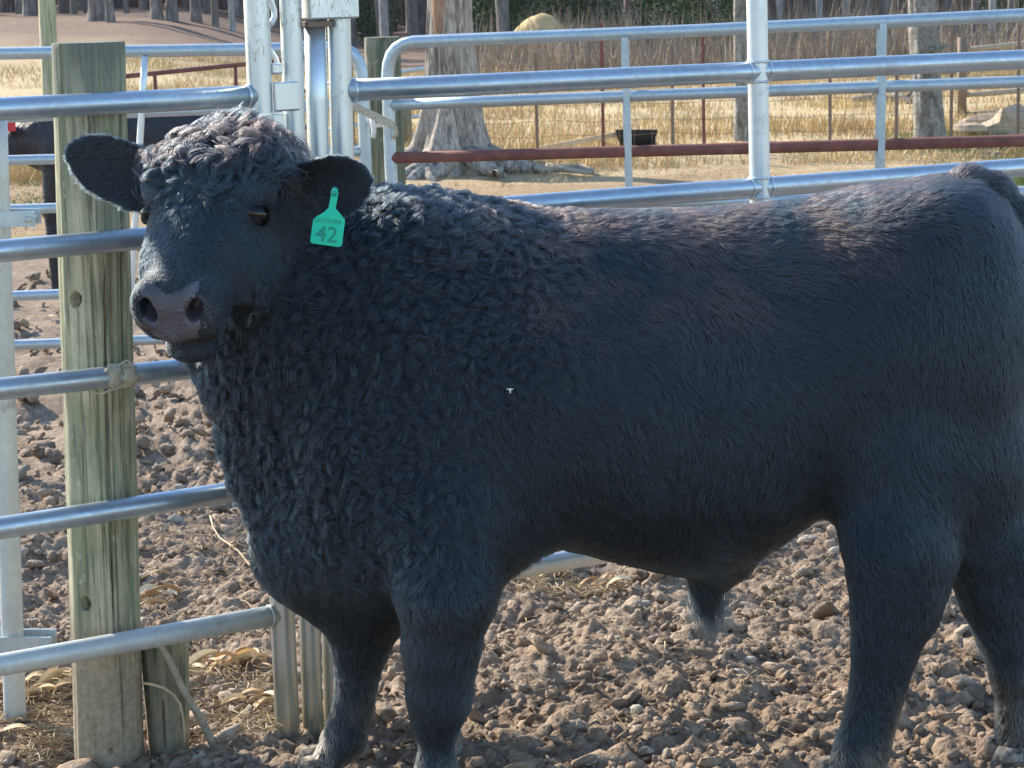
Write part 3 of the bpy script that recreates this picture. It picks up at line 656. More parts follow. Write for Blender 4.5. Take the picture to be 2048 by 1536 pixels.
# ears: cupped blades
def ear_d(base, tip, facing, Wmax, cup):
    base = np.asarray(base); tip = np.asarray(tip); ax = tip - base; L = np.linalg.norm(ax); ax /= L
    fn = np.asarray(facing, float); fn = fn - (fn @ ax) * ax; fn /= np.linalg.norm(fn); wd = np.cross(fn, ax)
    def f(X, Y, Z):
        dx, dy, dz = X - base[0], Y - base[1], Z - base[2]
        s = (dx * ax[0] + dy * ax[1] + dz * ax[2]) / L; w = dx * wd[0] + dy * wd[1] + dz * wd[2]; d = dx * fn[0] + dy * fn[1] + dz * fn[2]
        Wd = Wmax * np.interp(s, [-.15, 0, .2, .4, .6, .75, .88, .96, 1.02], [.5, .62, .86, .99, 1, .9, .66, .4, .1])
        th = np.interp(s, [-.1, 0, .25, .6, 1.0], [.028, .024, .014, .0105, .009])
        cu = cup * np.interp(s, [0, .3, .8, 1], [1.2, 1, .55, .2])
        d0 = cu * ((w / Wmax) ** 2 - 0.25) - 0.012 * np.sin(np.clip(s, 0, 1) * math.pi)
        u = np.abs(w) / Wd
        return np.maximum(np.abs(d - d0) - th * np.sqrt(np.clip(1.0 - 0.75 * u * u, 0.05, 1)), np.maximum((u - 1) * Wd * 0.9, np.maximum(s - 1.0, -s - 0.15) * L))
    R = Wmax + 0.05
    return f, (np.minimum(base, tip) - R, np.maximum(base, tip) + R), (base, ax, L, fn, wd)
EAR_F = ear_d(HW(.075, -.110, -.075), P(133, 300, 4.72), (-.15, -1, -.1), .068, .032)      # picture left
EAR_N = ear_d(HW(.085, .120, -.085), P(736, 345, 4.56), (-.3, -1, -.45), .068, .034)       # picture right, tagged
EYE_T, EYE_L, EYE_NN = .188, .124, -.002
NOS = [(TS(.472), s * .050, -.030) for s in (-1, 1)]

def build_bull():
    fl = Field((-1.02, 4.30, 0.0), (1.34, 5.26, 1.58), VOX)
    A = fl.add
    A(TRUNK, .03); A(NECK, .09)
    # shoulder and thigh muscle on both sides, withers, hooks, pins
    for s in (-1, 1):
        A(ell_d(PB(850, 800, s * .17), I3, (.22, .10, .36)), .10)
        A(ell_d(PB(930, 990, s * .17), I3, (.16, .095, .17)), .08)
        A(ell_d(PB(1880, 720, s * .17), I3, (.17, .115, .30)), .10)
        A(ell_d(PB(1800, 900, s * .16), I3, (.14, .09, .17)), .08)
    A(ell_d(PB(660, 1120), I3, (.16, .12, .12)), .08)                       # brisket
    A(cone_d(PB(572, 890), .115, PB(640, 1040), .118), .08)
    # legs: (pixel, plane Y, radius)
    def leg(js, k=.03, sy=1.0):
        ps = [P(j[0], j[1], j[2]) for j in js]
        for i in range(len(js) - 1): A(cone_d(ps[i], js[i][3] - FUR * 1.25, ps[i + 1], js[i + 1][3] - FUR * 1.25, sy), .09 if i == 0 else .045)
        return ps
    Yf = G(872, 1640)[1]; Yff = G(622, 1562)[1]; Yh = G(1672, 1586)[1]; Yhf = G(2022, 1540)[1]
    leg([(888, 1040, Yf + .05, .105), (893, 1190, Yf, .104), (882, 1300, Yf, .085), (880, 1372, Yf, .069), (877, 1402, Yf, .066), (872, 1440, Yf, .050), (873, 1530, Yf, .045), (872, 1572, Yf, .051), (866, 1615, Yf - .01, .045)])
    leg([(760, 1130, Yff - .02, .115), (728, 1225, Yff, .082), (720, 1300, Yff, .063), (713, 1368, Yff, .050), (705, 1420, Yff, .048), (690, 1474, Yff, .051), (655, 1520, Yff - .02, .047)])
    leg([(1810, 940, Yh + .05, .13), (1795, 1090, Yh, .112), (1790, 1180, Yh, .096), (1778, 1250, Yh, .080), (1768, 1310, Yh, .068), (1755, 1380, Yh, .060), (1740, 1445, Yh, .056), (1722, 1505, Yh, .060), (1690, 1560, Yh - .02, .052)], sy=.86)
    A(cone_d(P(1850, 1120, Yh), .05, P(1838, 1225, Yh), .034), .05)           # point of hock
    leg([(1950, 930, Yhf, .13), (1965, 1080, Yhf, .10), (1992, 1190, Yhf, .082), (2012, 1270, Yhf, .066), (2028, 1350, Yhf, .054), (2036, 1430, Yhf, .049), (2040, 1490, Yhf, .053), (2030, 1525, Yhf - .01, .048)], sy=.86)
    A(cone_d(P(2040, 1090, Yhf), .045, P(2058, 1190, Yhf), .032), .05)
    A(cone_d(P(2000, 1060, Yhf), .05, P(2030, 1130, Yhf), .045), .05)
    # sheath and tail
    A(cone_d(PB(1440, 1120), .060, PB(1412, 1178), .030), .07)
    ty = ycen(PB(2040, 400)[0])
    tail = [(1935, 372, .045), (1985, 385, .040), (2025, 425, .034), (2056, 500, .030), (2068, 600, .026), (2072, 760, .022), (2066, 880, .020)]
    tp = [P(x, y, ty - .02) for x, y, _ in tail]
    for i in range(len(tp) - 1): A(cone_d(tp[i], tail[i][2], tp[i + 1], tail[i + 1][2]), .02)
    # head
    A(HEAD, .05)
    A(ell_d(HW(-.015, 0, -.02), HAX, (.06, .085, .05)), .04)                  # poll crown
    for s in (-1, 1):
        A(ell_d(HW(.130, s * .112, .010), HAX, (.050, .034, .026)), .025)     # brow
        A(ell_d(HW(TS(.24), s * .094, -.085), HAX, (.11, .034, .075)), .04)       # cheek
        A(ell_d(HW(TS(.445), s * .062, -.040), HAX, (.045, .034, .050)), .02)     # nostril wing
        A(ell_d(HW(TS(.462), s * .050, -.088), HAX, (.03, .035, .025)), .015)     # upper lip
    A(ell_d(HW(TS(.470), 0, -.138), HAX, (.042, .056, .030)), .012)               # chin
    for e in (EAR_F, EAR_N): A((e[0], e[1]), .03)
    for s in (-1, 1):
        nt, nl, nn = NOS[0 if s < 0 else 1]
        c = HW(nt, nl, nn)
        ax = np.stack([HA, HL, HN]); ax0 = HL * s * .55 + HN * .55 - HA * .25; 
        d1 = HN * .75 + HL * s * .55 - HA * .2; d1 /= np.linalg.norm(d1); d2 = np.cross(d1, HA); d2 /= np.linalg.norm(d2); d3 = np.cross(d1, d2)
        fl.sub(ell_d(c + HN * .006, np.stack([d1, d2, d3]), (.026, .015, .040)), .008)
    # mouth line
    pts = [HW(TS(.497) - .9 * abs(q) ** 1.35, q, -.100 + .1 * abs(q)) for q in np.linspace(-.085, .085, 13)]
    for i in range(12): fl.sub(cone_d(pts[i], .0055, pts[i + 1], .0055), .006)
    return fl.surface()

def relax(V, Q, it=3, lam=.5):
    E = np.concatenate([Q[:, [0, 1]], Q[:, [1, 2]], Q[:, [2, 3]], Q[:, [3, 0]]]); n = len(V)
    deg = np.bincount(E[:, 0], minlength=n) + np.bincount(E[:, 1], minlength=n)
    for _ in range(it):
        for l in (lam, -lam * 1.04):
            S = np.stack([np.bincount(E[:, 0], V[E[:, 1], i], n) + np.bincount(E[:, 1], V[E[:, 0], i], n) for i in range(3)], 1)
            V = V + l * (S / deg[:, None] - V)
    return V
BV, BQ = build_bull()
BV = relax(BV, BQ, 4)
BASE = np.array([0.25, 4.86, 0.0])
# ---- bull materials
def hair_mat(name, col, rough=.5, radial=.65, tip=None):
    m = bpy.data.materials.new(name); m.use_nodes = True; t = m.node_tree
    for n in list(t.nodes):
        if n.type == 'BSDF_PRINCIPLED': t.nodes.remove(n)
    out = [n for n in t.nodes if n.type == 'OUTPUT_MATERIAL'][0]
    h = t.nodes.new('ShaderNodeBsdfHairPrincipled'); h.parametrization = 'COLOR'
    h.inputs['Roughness'].default_value = rough; h.inputs['Radial Roughness'].default_value = radial
    h.inputs['Random Roughness'].default_value = .3; h.inputs['IOR'].default_value = 1.52
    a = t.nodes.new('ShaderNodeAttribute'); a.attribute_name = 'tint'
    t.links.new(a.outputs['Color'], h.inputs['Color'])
    t.links.new(h.outputs[0], out.inputs[0]); return m
M_COAT = hair_mat('black_hair', (.02, .02, .02))
M_HIDE = mat('black_hide', (.010, .014, .019), .65, spec=.3)  # blue cast of this black paints in the hazy veil, as on the coat
M_NOSE = mat('nose_leather', (.10, .085, .09), .36)
k = NT(M_NOSE); v = k.co((1, 1, 1)); nz = k.noise(v, 9, 3); vo = k.new('ShaderNodeTexVoronoi'); vo.inputs['Scale'].default_value = 150; k.l.new(v, vo.inputs['Vector'])
k.base(k.ramp(nz, [(.3, (.040, .036, .044)), (.7, (.088, .076, .088))])); k.bump(vo.outputs['Distance'], .35, .003)
M_EYE = mat('eye_brown_black', (.005, .004, .004), .10, spec=.35); M_HOOF = mat('mud_caked_hoof', (.22, .185, .145), .9); k = NT(M_HOOF); a = k.noise(k.co(), 45, 4, .7); k.base(k.ramp(a, [(.35, (.03, .025, .02)), (.5, (.20, .165, .125)), (.72, (.46, .42, .36))])); k.bump(a, .8, .01)
M_MUD = mat('dried_mud_on_hide', (.26, .225, .185), .95)

QC = BV[BQ].mean(1)
t, l, n = hloc(QC[:, 0], QC[:, 1], QC[:, 2])
SCL = .82
# nose leather: between the nostrils, from their upper rim to the lip
def nose_mask(t, l, n):
    tt = (t - .18) / SCL + .18; al = np.abs(l)
    lim_up = .452 - 1.1 * np.clip(al - .012, 0, .05) * .75      # dips in the middle, rises to the nostril wings
    side = .060 - .45 * np.clip(-n - .045, 0, .06)
    return (tt > lim_up) & (al < side) & (n > -.076) & (n < .03) & ~((al > .062) & (n > -.0))
nm = nose_mask(t, l, n)
bull = thing('bull', BASE, 'black curly-coated bull standing in the mud with a green ear tag, head turned', 'bull')
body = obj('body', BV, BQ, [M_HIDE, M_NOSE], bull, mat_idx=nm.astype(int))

def uvsphere(c, r, nu=20, nv=14, axes=None):
    V = []; Fc = []; c = np.asarray(c, float)
    A = np.eye(3) if axes is None else np.asarray(axes)
    r = np.ones(3) * r if np.isscalar(r) else np.asarray(r)
    for j in range(nv + 1):
        ph = math.pi * j / nv
        for i in range(nu):
            th = 2 * math.pi * i / nu
            q = np.array([math.sin(ph) * math.cos(th), math.sin(ph) * math.sin(th), math.cos(ph)]) * r
            V.append(c + q @ A)
    for j in range(nv):
        for i in range(nu): Fc.append((j * nu + i, (j + 1) * nu + i, (j + 1) * nu + (i + 1) % nu, j * nu + (i + 1) % nu))
    return V, Fc
from mathutils.bvhtree import BVHTree
_bvh = BVHTree.FromPolygons([tuple(v) for v in BV], [tuple(int(i) for i in q) for q in BQ])
def eye_frame(s):
    od = HL * s * .86 + HN * .50; od = od - (od @ HA) * HA; od /= np.linalg.norm(od); c = HW(EYE_T, s * EYE_L, EYE_NN)
    hit = _bvh.ray_cast(Vector(c + od * .08), Vector(-od)); return np.array(hit[0]), od
for s in (-1, 1):
    ec, od = eye_frame(s); e = obj('eye', *uvsphere(ec - od * .0125, (.0225, .029, .0245), axes=np.stack([HA, np.cross(od, HA), od])), M_EYE, bull)
    prop(e, 'glossy dark eye')
    # lids: shells hugging the eyeball above and below
    e2 = np.cross(od, HA); c0 = ec - od * .0125
    for sg, lim, nm_l in ((-1, .52, 'upper_eyelid'), (1, .76, 'lower_eyelid')):
        V = []; Fc = []; NA, NB = 16, 7
        for i in range(NA + 1):
            w = -1.15 + 2.3 * i / NA; edge = lim + .28 * (w / 1.15) ** 2
            for j in range(NB + 1):
                b_ = math.asin(min(.98, edge)) + (math.pi / 2 - .05 - math.asin(min(.98, edge))) * j / NB
                f = 1.09 + (.04 if j == 0 else 0)
                V.append(c0 + f * (HA * sg * .0225 * math.sin(b_) + e2 * .029 * math.cos(b_) * math.sin(w) + od * .0245 * math.cos(b_) * math.cos(w)))
        for i in range(NA):
            for j in range(NB): q = i * (NB + 1) + j; Fc.append((q, q + 1, q + NB + 2, q + NB + 1))
        lo = obj(nm_l, V, Fc, M_HIDE, e); sd = lo.modifiers.new('thick', 'SOLIDIFY'); sd.thickness = .0025
def hoof(x, y, Y, dirx, name='hoof'):
    g = P(x, y, Y); g = np.array([g[0], g[1], 0]); d = np.array([dirx[0], dirx[1], 0]); d /= np.linalg.norm(d); sd = np.array([-d[1], d[0], 0])
    for q in (-1, 1):
        V = []; Fc = []; K = 14
        for z, f, b, w in ((-.03, .068, .045, .033), (.0, .064, .045, .033), (.04, .042, .04, .029), (.065, .03, .03, .022)):
            for i in range(K):
                th = 2 * math.pi * i / K; c, s_ = math.cos(th), math.sin(th)
                V.append(g + d * (c * (f if c > 0 else b)) + sd * (q * .034 + s_ * w) + np.array([0, 0, z]))
        for r in range(3):
            for i in range(K): Fc.append((r * K + i, r * K + (i + 1) % K, (r + 1) * K + (i + 1) % K, (r + 1) * K + i))
        Fc.append(tuple(range(3 * K, 4 * K)))
        obj(name, V, Fc, M_HOOF, bull)
_Yf = G(872, 1640)[1]; _Yff = G(622, 1562)[1]; _Yh = G(1672, 1586)[1]; _Yhf = G(2022, 1540)[1]
hoof(858, 1640, _Yf, (-1, -.25)); hoof(632, 1562, _Yff, (-1, -.1)); hoof(1668, 1586, _Yh, (-1, -.15)); hoof(2012, 1540, _Yhf, (-1, -.1))

# ---- the coat: strands rooted on the body, grouped in locks
def tri_sample(V, Q, wt, N):
    T = np.concatenate([Q[:, [0, 1, 2]], Q[:, [0, 2, 3]]]); a, b, c = V[T[:, 0]], V[T[:, 1]], V[T[:, 2]]
    cr = np.cross(b - a, c - a); ar = np.linalg.norm(cr, axis=1); nf = cr / (ar[:, None] + 1e-12)
    w = ar * np.concatenate([wt, wt]); cs = np.cumsum(w); pick = np.searchsorted(cs, RNG.random(N) * cs[-1])
    u = RNG.random(N); v = RNG.random(N); m = u + v > 1; u[m] = 1 - u[m]; v[m] = 1 - v[m]
    return a[pick] + u[:, None] * (b - a)[pick] + v[:, None] * (c - a)[pick], pick % len(Q), nf[pick]
def vert_normals(V, Q):
    nf = np.cross(V[Q[:, 2]] - V[Q[:, 0]], V[Q[:, 3]] - V[Q[:, 1]]); N = np.zeros_like(V)
    for i in range(4):
        for ax in range(3): N[:, ax] += np.bincount(Q[:, i], nf[:, ax], len(V))
    return N / (np.linalg.norm(N, axis=1)[:, None] + 1e-12)
BN = vert_normals(BV, BQ)
if np.mean((BN * (BV - BV.mean(0))).sum(1)) < 0: BN = -BN; BQ = BQ[:, ::-1]
NQ = BN[BQ].mean(1)
facing = NQ @ np.array([0, -1, .25])
wt = np.where(facing > -.25, 1.0, .28)
th, lh, nh = hloc(QC[:, 0], QC[:, 1], QC[:, 2])
dh = HEAD[0](*QC.T); de1 = EAR_F[0](*QC.T); de2 = EAR_N[0](*QC.T)
ear = np.minimum(de1, de2) < .012
ear &= ~(HEAD[0](*QC.T) < .01)
on_head = (dh < .035) & ~ear
wt = np.where(on_head | ear, wt * 2.4, wt)
wt[nm] = 0
EC = {q: eye_frame(q)[0] for q in (-1, 1)}
ed = np.minimum(np.linalg.norm(QC - EC[1], axis=1), np.linalg.norm(QC - EC[-1], axis=1))
wt[ed < .0245] = 0
nd = np.minimum(*[np.linalg.norm(QC - HW(*q), axis=1) for q in NOS]); wt[nd < .022] = 0
wt[QC[:, 2] < .05] = 0
NSTR = 330000
R, fi, nf = tri_sample(BV, BQ, wt, NSTR)
Nn = NQ[fi]; Nn /= np.linalg.norm(Nn, axis=1)[:, None]
def unit(a): return a / (np.linalg.norm(a, axis=1)[:, None] + 1e-12)
def tang(g, N): return unit(g - (g * N).sum(1)[:, None] * N)
def groom(R, Nn, fi):
    n_ = len(R); x, y, z = R.T
    isear = ear[fi]; ishead = on_head[fi]
    t, l, n = hloc(x, y, z)
    # trunk: back and down, swinging a little
    g = np.tile(np.array([.55, 0, -1.0]), (n_, 1)); g[:, 0] += .5 * fbm(R, 3.0, 3, 2)
    top = np.clip((Nn[:, 2] - .35) / .5, 0, 1)[:, None]
    g = g * (1 - top) + np.array([1.0, 0, -.05]) * top
    legz = np.clip((.52 - z) / .1, 0, 1)[:, None]; g = g * (1 - legz) + np.array([.12, 0, -1]) * legz
    rump = np.clip((x - .95) / .15, 0, 1)[:, None] * (1 - legz); g = g * (1 - rump) + np.array([.3, 0, -1]) * rump
    L = np.full(n_, .030); curl = np.full(n_, .085); freq = np.full(n_, .8); lift = np.full(n_, .34)
    nk = np.clip((-.02 - x) / .25, 0, 1) * np.clip((z - .45) / .2, 0, 1)          # neck and shoulder: curls
    nk2 = np.clip((.25 - x) / .3, 0, 1) * np.clip((z - .75) / .25, 0, 1)
    nk = np.maximum(nk, nk2 * .8)
    L += .012 * nk; curl += .22 * nk; freq += .5 * nk; lift += .16 * nk
    bel = np.clip((-Nn[:, 2] - .2) / .5, 0, 1) * (z > .4); L += .008 * bel
    sm = np.clip((x - .55) / .4, 0, 1) * (z > .55); L -= .006 * sm; curl -= .03 * sm
    lz = legz[:, 0]; L = L * (1 - lz) + .021 * lz; curl = curl * (1 - lz) + .07 * lz; lift = lift * (1 - lz) + .3 * lz
    sh = (np.linalg.norm(R - PB(1412, 1178), axis=1) < .05)
    # head: whorl between the eyes, curls above, short and flat below
    wh = HW(.17, .0, .04); gh = R - wh; gh = gh - (gh @ HN)[:, None] * HN
    low = np.clip((t - .17) / .08, 0, 1)[:, None]
    gl = np.sign(l)[:, None] * HL * .6 - HA * .25 + np.array([0, 0, -.5])
    side = np.clip((np.abs(l) - .05) / .05, 0, 1)[:, None]
    gh = unit(gh) * (1 - low * .2 - 0.0) ; gh = gh * (1 - low * side) + gl * low * side
    up = np.clip((.10 - t) / .08, 0, 1)[:, None]; gh = gh * (1 - up) + (HL * np.clip(l / .06, -1, 1)[:, None] * .8 + HA * .8) * up
    Lh = np.interp(t, [-.05, .06, .12, .17, .23, .33, .42], [.060, .064, .056, .030, .014, .010, .007])
    ch = np.interp(t, [-.05, .08, .14, .2, .26], [.29, .29, .26, .14, .05]); lf = np.interp(t, [-.05, .1, .2, .3], [.62, .6, .42, .28])
    cheek = np.clip((np.abs(l) - .09) / .03, 0, 1) * np.clip((t - .1) / .05, 0, 1); Lh = Lh * (1 - cheek) + .012 * cheek; ch = ch * (1 - cheek) + .06 * cheek
    hw = ishead.astype(float)[:, None]
    hb = np.maximum(np.clip(1 - dh[fi] / .035, 0, 1) ** .5 * hw[:, 0], smooth01((t - .27) / .06) * (np.abs(l) < .12) * (n > -.20) * (n < .1) * (t < .52))
    hb3 = hb[:, None]
    g = g * (1 - hb3) + gh * hb3; L = L * (1 - hb) + Lh * hb; curl = curl * (1 - hb) + ch * hb; lift = lift * (1 - hb) + lf * hb; freq = freq * (1 - hb) + .95 * hb
    ev = np.stack([R - EC[q] for q in (-1, 1)]); ed_ = np.linalg.norm(ev, axis=2); wi = np.argmin(ed_, 0); edm = ed_.min(0); evn = unit(ev[wi, np.arange(n_)])
    ew = np.clip(1 - (edm - .022) / .06, 0, 1); L = L * (1 - .78 * ew); curl = curl * (1 - .8 * ew); lift = lift * (1 - .5 * ew); g = g * (1 - ew[:, None]) + (evn * 1.0 + np.array([0, 0, .1])) * ew[:, None]
    for e in (EAR_F, EAR_N):
        base, ax, Le, fn, wd = e[2]
        m = isear & (np.linalg.norm(R - (base + ax * Le * .5), axis=1) < .14)
        rel = R[m] - base; s = rel @ ax / Le; w = rel @ wd
        g[m] = ax * .9 + wd * (w / .06)[:, None] * .8 + np.array([0, 0, -.25])
        L[m] = .010 + .002 * np.clip(np.abs(w) / .05, 0, 1) ** 2 + .008 * ((1 - s) > .6); curl[m] = .08; lift[m] = .3
    L = L * (.75 + .5 * RNG.random(n_)); L[sh] = .06
    g[sh] = np.array([-.05, 0, -1]); curl[sh] = .08; lift[sh] = .2
    g = tang(g, Nn); b = np.cross(Nn, g)
    ang = (.65 * fbm(R, 7.0, 21, 2) + .35 * RNG.normal(size=n_) * .5)[:, None] * (1 + hb3 * .6)
    g = g * np.cos(ang) + b * np.sin(ang)
    return g, L, curl, freq, lift
gd, Ls, cu, fr, lf = groom(R, Nn, fi)
KP = 7; S = np.linspace(0, 1, KP)
def paths(R, Nn, g, L, cu, fr, lf, ph, hand):
    b = np.cross(Nn, g); out = np.zeros((len(R), KP, 3)); p = R - Nn * .0006
    for i, s in enumerate(S):
        rise = lf * (1 - .65 * s) * s; fwd = s * np.sqrt(np.clip(1 - rise ** 2, .2, 1))
        c = cu * L * np.minimum(s * 2.2, 1); a = 2 * math.pi * fr * s + ph
        out[:, i] = p + (L * fwd)[:, None] * g + (L * rise)[:, None] * Nn + (c * (np.sin(a) - np.sin(ph)))[:, None] * b * hand[:, None] + (c * .7 * (np.cos(a) - np.cos(ph)) )[:, None] * (Nn * .8 + g * .4)
    return out
# locks
NC = 21000
csel = RNG.choice(NSTR, NC, replace=False)
kd = kdtree.KDTree(NC)
for i, ix in enumerate(csel): kd.insert(R[ix], i)
kd.balance()
near = np.array([kd.find(p)[1] for p in R])
phc = RNG.random(NC) * 6.283; hand = np.where(RNG.random(NC) > .5, 1.0, -1.0)
cc = csel
CP = paths(R[cc], Nn[cc], gd[cc], Ls[cc] * 1.15, cu[cc], fr[cc], lf[cc], phc, hand)
own = paths(R, Nn, gd, Ls, cu * .6, fr, lf, phc[near] + RNG.normal(size=NSTR) * .5, hand[near])
rel = R - R[cc][near]
dist = np.linalg.norm(rel, axis=1)
follow = np.clip(1.15 - dist / .03, .0, 1) * np.clip(cu * 3.6, .25, .9)
PTS = np.zeros_like(own)
for i, s in enumerate(S):
    tgt = CP[near, i] + rel * (1 - .50 * s)
    w = (follow * (s ** .6))[:, None]
    PTS[:, i] = own[:, i] * (1 - w) + tgt * w
# colour: black with a bluish lens veil painted in, sun-bleached brown along the spine, poll and tips of the curls; dried mud on the pasterns
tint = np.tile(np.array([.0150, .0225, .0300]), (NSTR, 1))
spine = np.clip((Nn[:, 2] - .25) / .5, 0, 1) * (R[:, 2] > .9) * np.clip((R[:, 0] + .25) / .3, 0, 1)
crown = on_head[fi] * np.clip((.14 - (R - HP0) @ HA) / .1, 0, 1)
br = np.clip(spine * (.5 + .8 * fbm(R, 14, 5, 2)), 0, 1) * .9 * np.clip((1.05 - R[:, 0]) / .3, .4, 1) + crown * .85 * np.clip(.5 + fbm(R, 40, 8, 2), 0, 1)
tint += br[:, None] * np.array([.055, .026, .012])
lowm = np.clip((.26 - R[:, 2]) / .18, 0, 1) * np.clip(.30 + 1.1 * fbm(R, 11, 31, 3), 0, 1)
ffm = np.exp(-((R[:, 0] - P(640, 1500, _Yff)[0]) ** 2 + (R[:, 2] - .07) ** 2) / .012) * (R[:, 0] < P(655, 1500, _Yff)[0] + .02)
lowm = np.clip(lowm * .8 + ffm * np.clip(.6 + fbm(R, 30, 2, 2), 0, 1), 0, 1)
tint = tint * (1 - lowm[:, None]) + lowm[:, None] * np.array([.24, .21, .17]) * .75
nw = on_head[fi] * np.clip(1 - np.abs(np.minimum(*[np.linalg.norm(R - HW(*q), axis=1) for q in NOS]) - .032) / .012, 0, 1) * ((R - HP0) @ HA > .40) * .35
tint = tint + nw[:, None] * np.array([.16, .17, .19])
# loose tuft under the sheath and the tail switch
def tuft(c, N, spread, L0, L1, drift):
    c = np.asarray(c); r = c + RNG.normal(size=(N, 3)) * spread; out = np.zeros((N, KP, 3)); LL = L0 + (L1 - L0) * RNG.random(N); ph = RNG.random(N) * 6.28
    conv = RNG.random(N)
    for i, s in enumerate(S):
        out[:, i] = r + (c - r) * (s * .75 * conv)[:, None] + np.stack([drift * s * s * LL + .008 * np.sin(ph + 5 * s) * s, .006 * np.cos(ph + 4 * s) * s, -LL * s], 1)
    return out
tf = [tuft(PB(1418, 1186), 500, (.024, .014, .012), .04, .115, .10), tuft(P(2062, 900, ycen(PB(2040, 400)[0]) - .02), 900, (.010, .012, .06), .10, .24, .02)]
ALL = np.concatenate([PTS] + tf); TIN = np.concatenate([tint, np.tile([.0150, .0225, .0300], (sum(len(a) for a in tf), 1))])  # tufts take the same veil-blue black as the coat
def hair_object(name, PT, TI, r0, material, parent, off):
    hc = bpy.data.hair_curves.new(name); n = len(PT); hc.add_curves([KP] * n)
    hc.attributes['position'].data.foreach_set('vector', (PT - off).astype(np.float32).ravel()) if 'position' in hc.attributes else hc.points.foreach_set('position', (PT - off).astype(np.float32).ravel())
    rad = np.tile(r0 * np.array([1, 1, .97, .9, .78, .6, .28]), n).astype(np.float32)
    at = hc.attributes.get('radius') or hc.attributes.new('radius', 'FLOAT', 'POINT'); at.data.foreach_set('value', rad)
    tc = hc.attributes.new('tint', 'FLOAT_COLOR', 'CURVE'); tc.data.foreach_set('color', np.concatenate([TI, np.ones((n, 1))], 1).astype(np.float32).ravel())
    hc.materials.append(material); o = bpy.data.objects.new(name, hc); COL.objects.link(o); o.parent = parent; return o
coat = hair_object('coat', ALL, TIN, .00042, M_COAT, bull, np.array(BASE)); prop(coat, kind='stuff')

# a fleck of chaff caught in the coat
hit = _bvh.ray_cast(Vector(CAMP), Vector(ray(1020, 778)).normalized()); c = np.array(hit[0]) + np.array([0, -.014, .0])
m = MB(); m.tube([c + np.array([-.007, 0, .002]), c + np.array([0, -.002, .0028]), c + np.array([.007, 0, .002])], [.0012, .0018, .0010], 5); m.tube([c + np.array([0, -.002, .002]), c + np.array([.0005, -.002, -.006])], [.0026, .0012], 6)
prop(m.build('chaff', mat('pale_chaff', (.78, .74, .64), .8), base=c), "tiny white fleck of chaff caught in the coat of the bull's flank", 'chaff')
# ================================================================= second animal: black cow beyond the rear gate
def build_cow(Yc):
    c = lambda x, y, dy=0: P(x, y + 16, Yc + dy)
    fl = Field((c(-60, 200)[0] - .25, Yc - .5, 0), (c(620, 200)[0] + .2, Yc + .5, 1.35), .022); A = fl.add
    px = 4556 / Yc; m = lambda v: v
    # trunk from shoulder to rump
    A(cone_d(c(150, 262), .23, c(300, 258), .25), .05); A(cone_d(c(300, 258), .25, c(470, 252), .24), .05); A(cone_d(c(150, 250), .2, c(90, 262), .17), .1)
    A(cone_d(c(90, 255), .15, c(40, 268), .11), .06)            # neck, head low to the left
    A(cone_d(c(40, 262, -.02), .085, c(8, 300, -.08), .055), .04)
    for s in (-1, 1):
        A(cone_d(c(30, 250, s * .08), .03, c(24, 246, s * .17), .02), .02)
        for x, fx in ((120, 104), (455, 462)):
            k_ = c(x, 290, s * .14); e = c(fx, 400, s * .14); f_ = np.array([e[0] + .01, e[1], .03])
            A(cone_d(k_, .10, e, .055), .06); A(cone_d(e, .05, f_, .042), .03)
    A(cone_d(c(500, 235), .03, np.array([c(512, 300)[0], Yc, .45]), .02), .03)
    V, Q = fl.surface(); return relax(V, Q, 2)  , Q
CY_ = 13.0
V, Q = build_cow(CY_)
M_COW = mat('black_cow_coat', (.014, .014, .017), .55); k = NT(M_COW); a = k.noise(k.co((1, 1, 1)), 22, 4, .6); k.bump(a, .6, .03); k.base(k.ramp(a, [(.3, (.010, .010, .012)), (.7, (.024, .024, .028))]))
cow = thing('cow', (P(250, 300, CY_)[0], CY_, 0), 'black cow standing behind the rear gate, mostly hidden by the wooden post', 'cow'); obj('body', V, Q, M_COW, cow)
rt = thing('ear_tag', P(21, 250, CY_ - .22), 'small red ear tag on the black cow behind the rear gate', 'ear tag')
c = P(21, 250, CY_ - .22); Vt = [c + np.array([a * .028, -.003 * s, b * .035]) for s in (1, -1) for a, b in ((-.3, 1.3), (.3, 1.3), (1, .6), (1, -1), (-1, -1), (-1, .6))]
obj('tag_panel', Vt, [(0, 1, 2, 3, 4, 5), (11, 10, 9, 8, 7, 6)] + [(i, 6 + i, 6 + (i + 1) % 6, (i + 1) % 6) for i in range(6)], M_RED, rt, smooth=False)
MB().tube([c + np.array([0, -.01, .05]), c + np.array([0, .12, .06])], .008, 8).build('tag_stud', M_RED, rt)
# white jug standing in the grass under it
g = G(102, 397); jg = thing('plastic_jug', (g[0], g[1], ground_z(g[0], g[1])), 'small white plastic jug on the grass beyond the rear gate', 'jug')
jz = np.array([g[0], g[1], 0]); MB().tube([jz + np.array([0, 0, z]) for z in (0, .01, .11, .14, .16)], [.055, .06, .06, .045, .022], 14).build('jug_body', M_WHITE, jg)
MB().tube([jz + np.array([0, 0, .158]), jz + np.array([0, 0, .18])], .024, 12).build('cap', M_RED, jg)

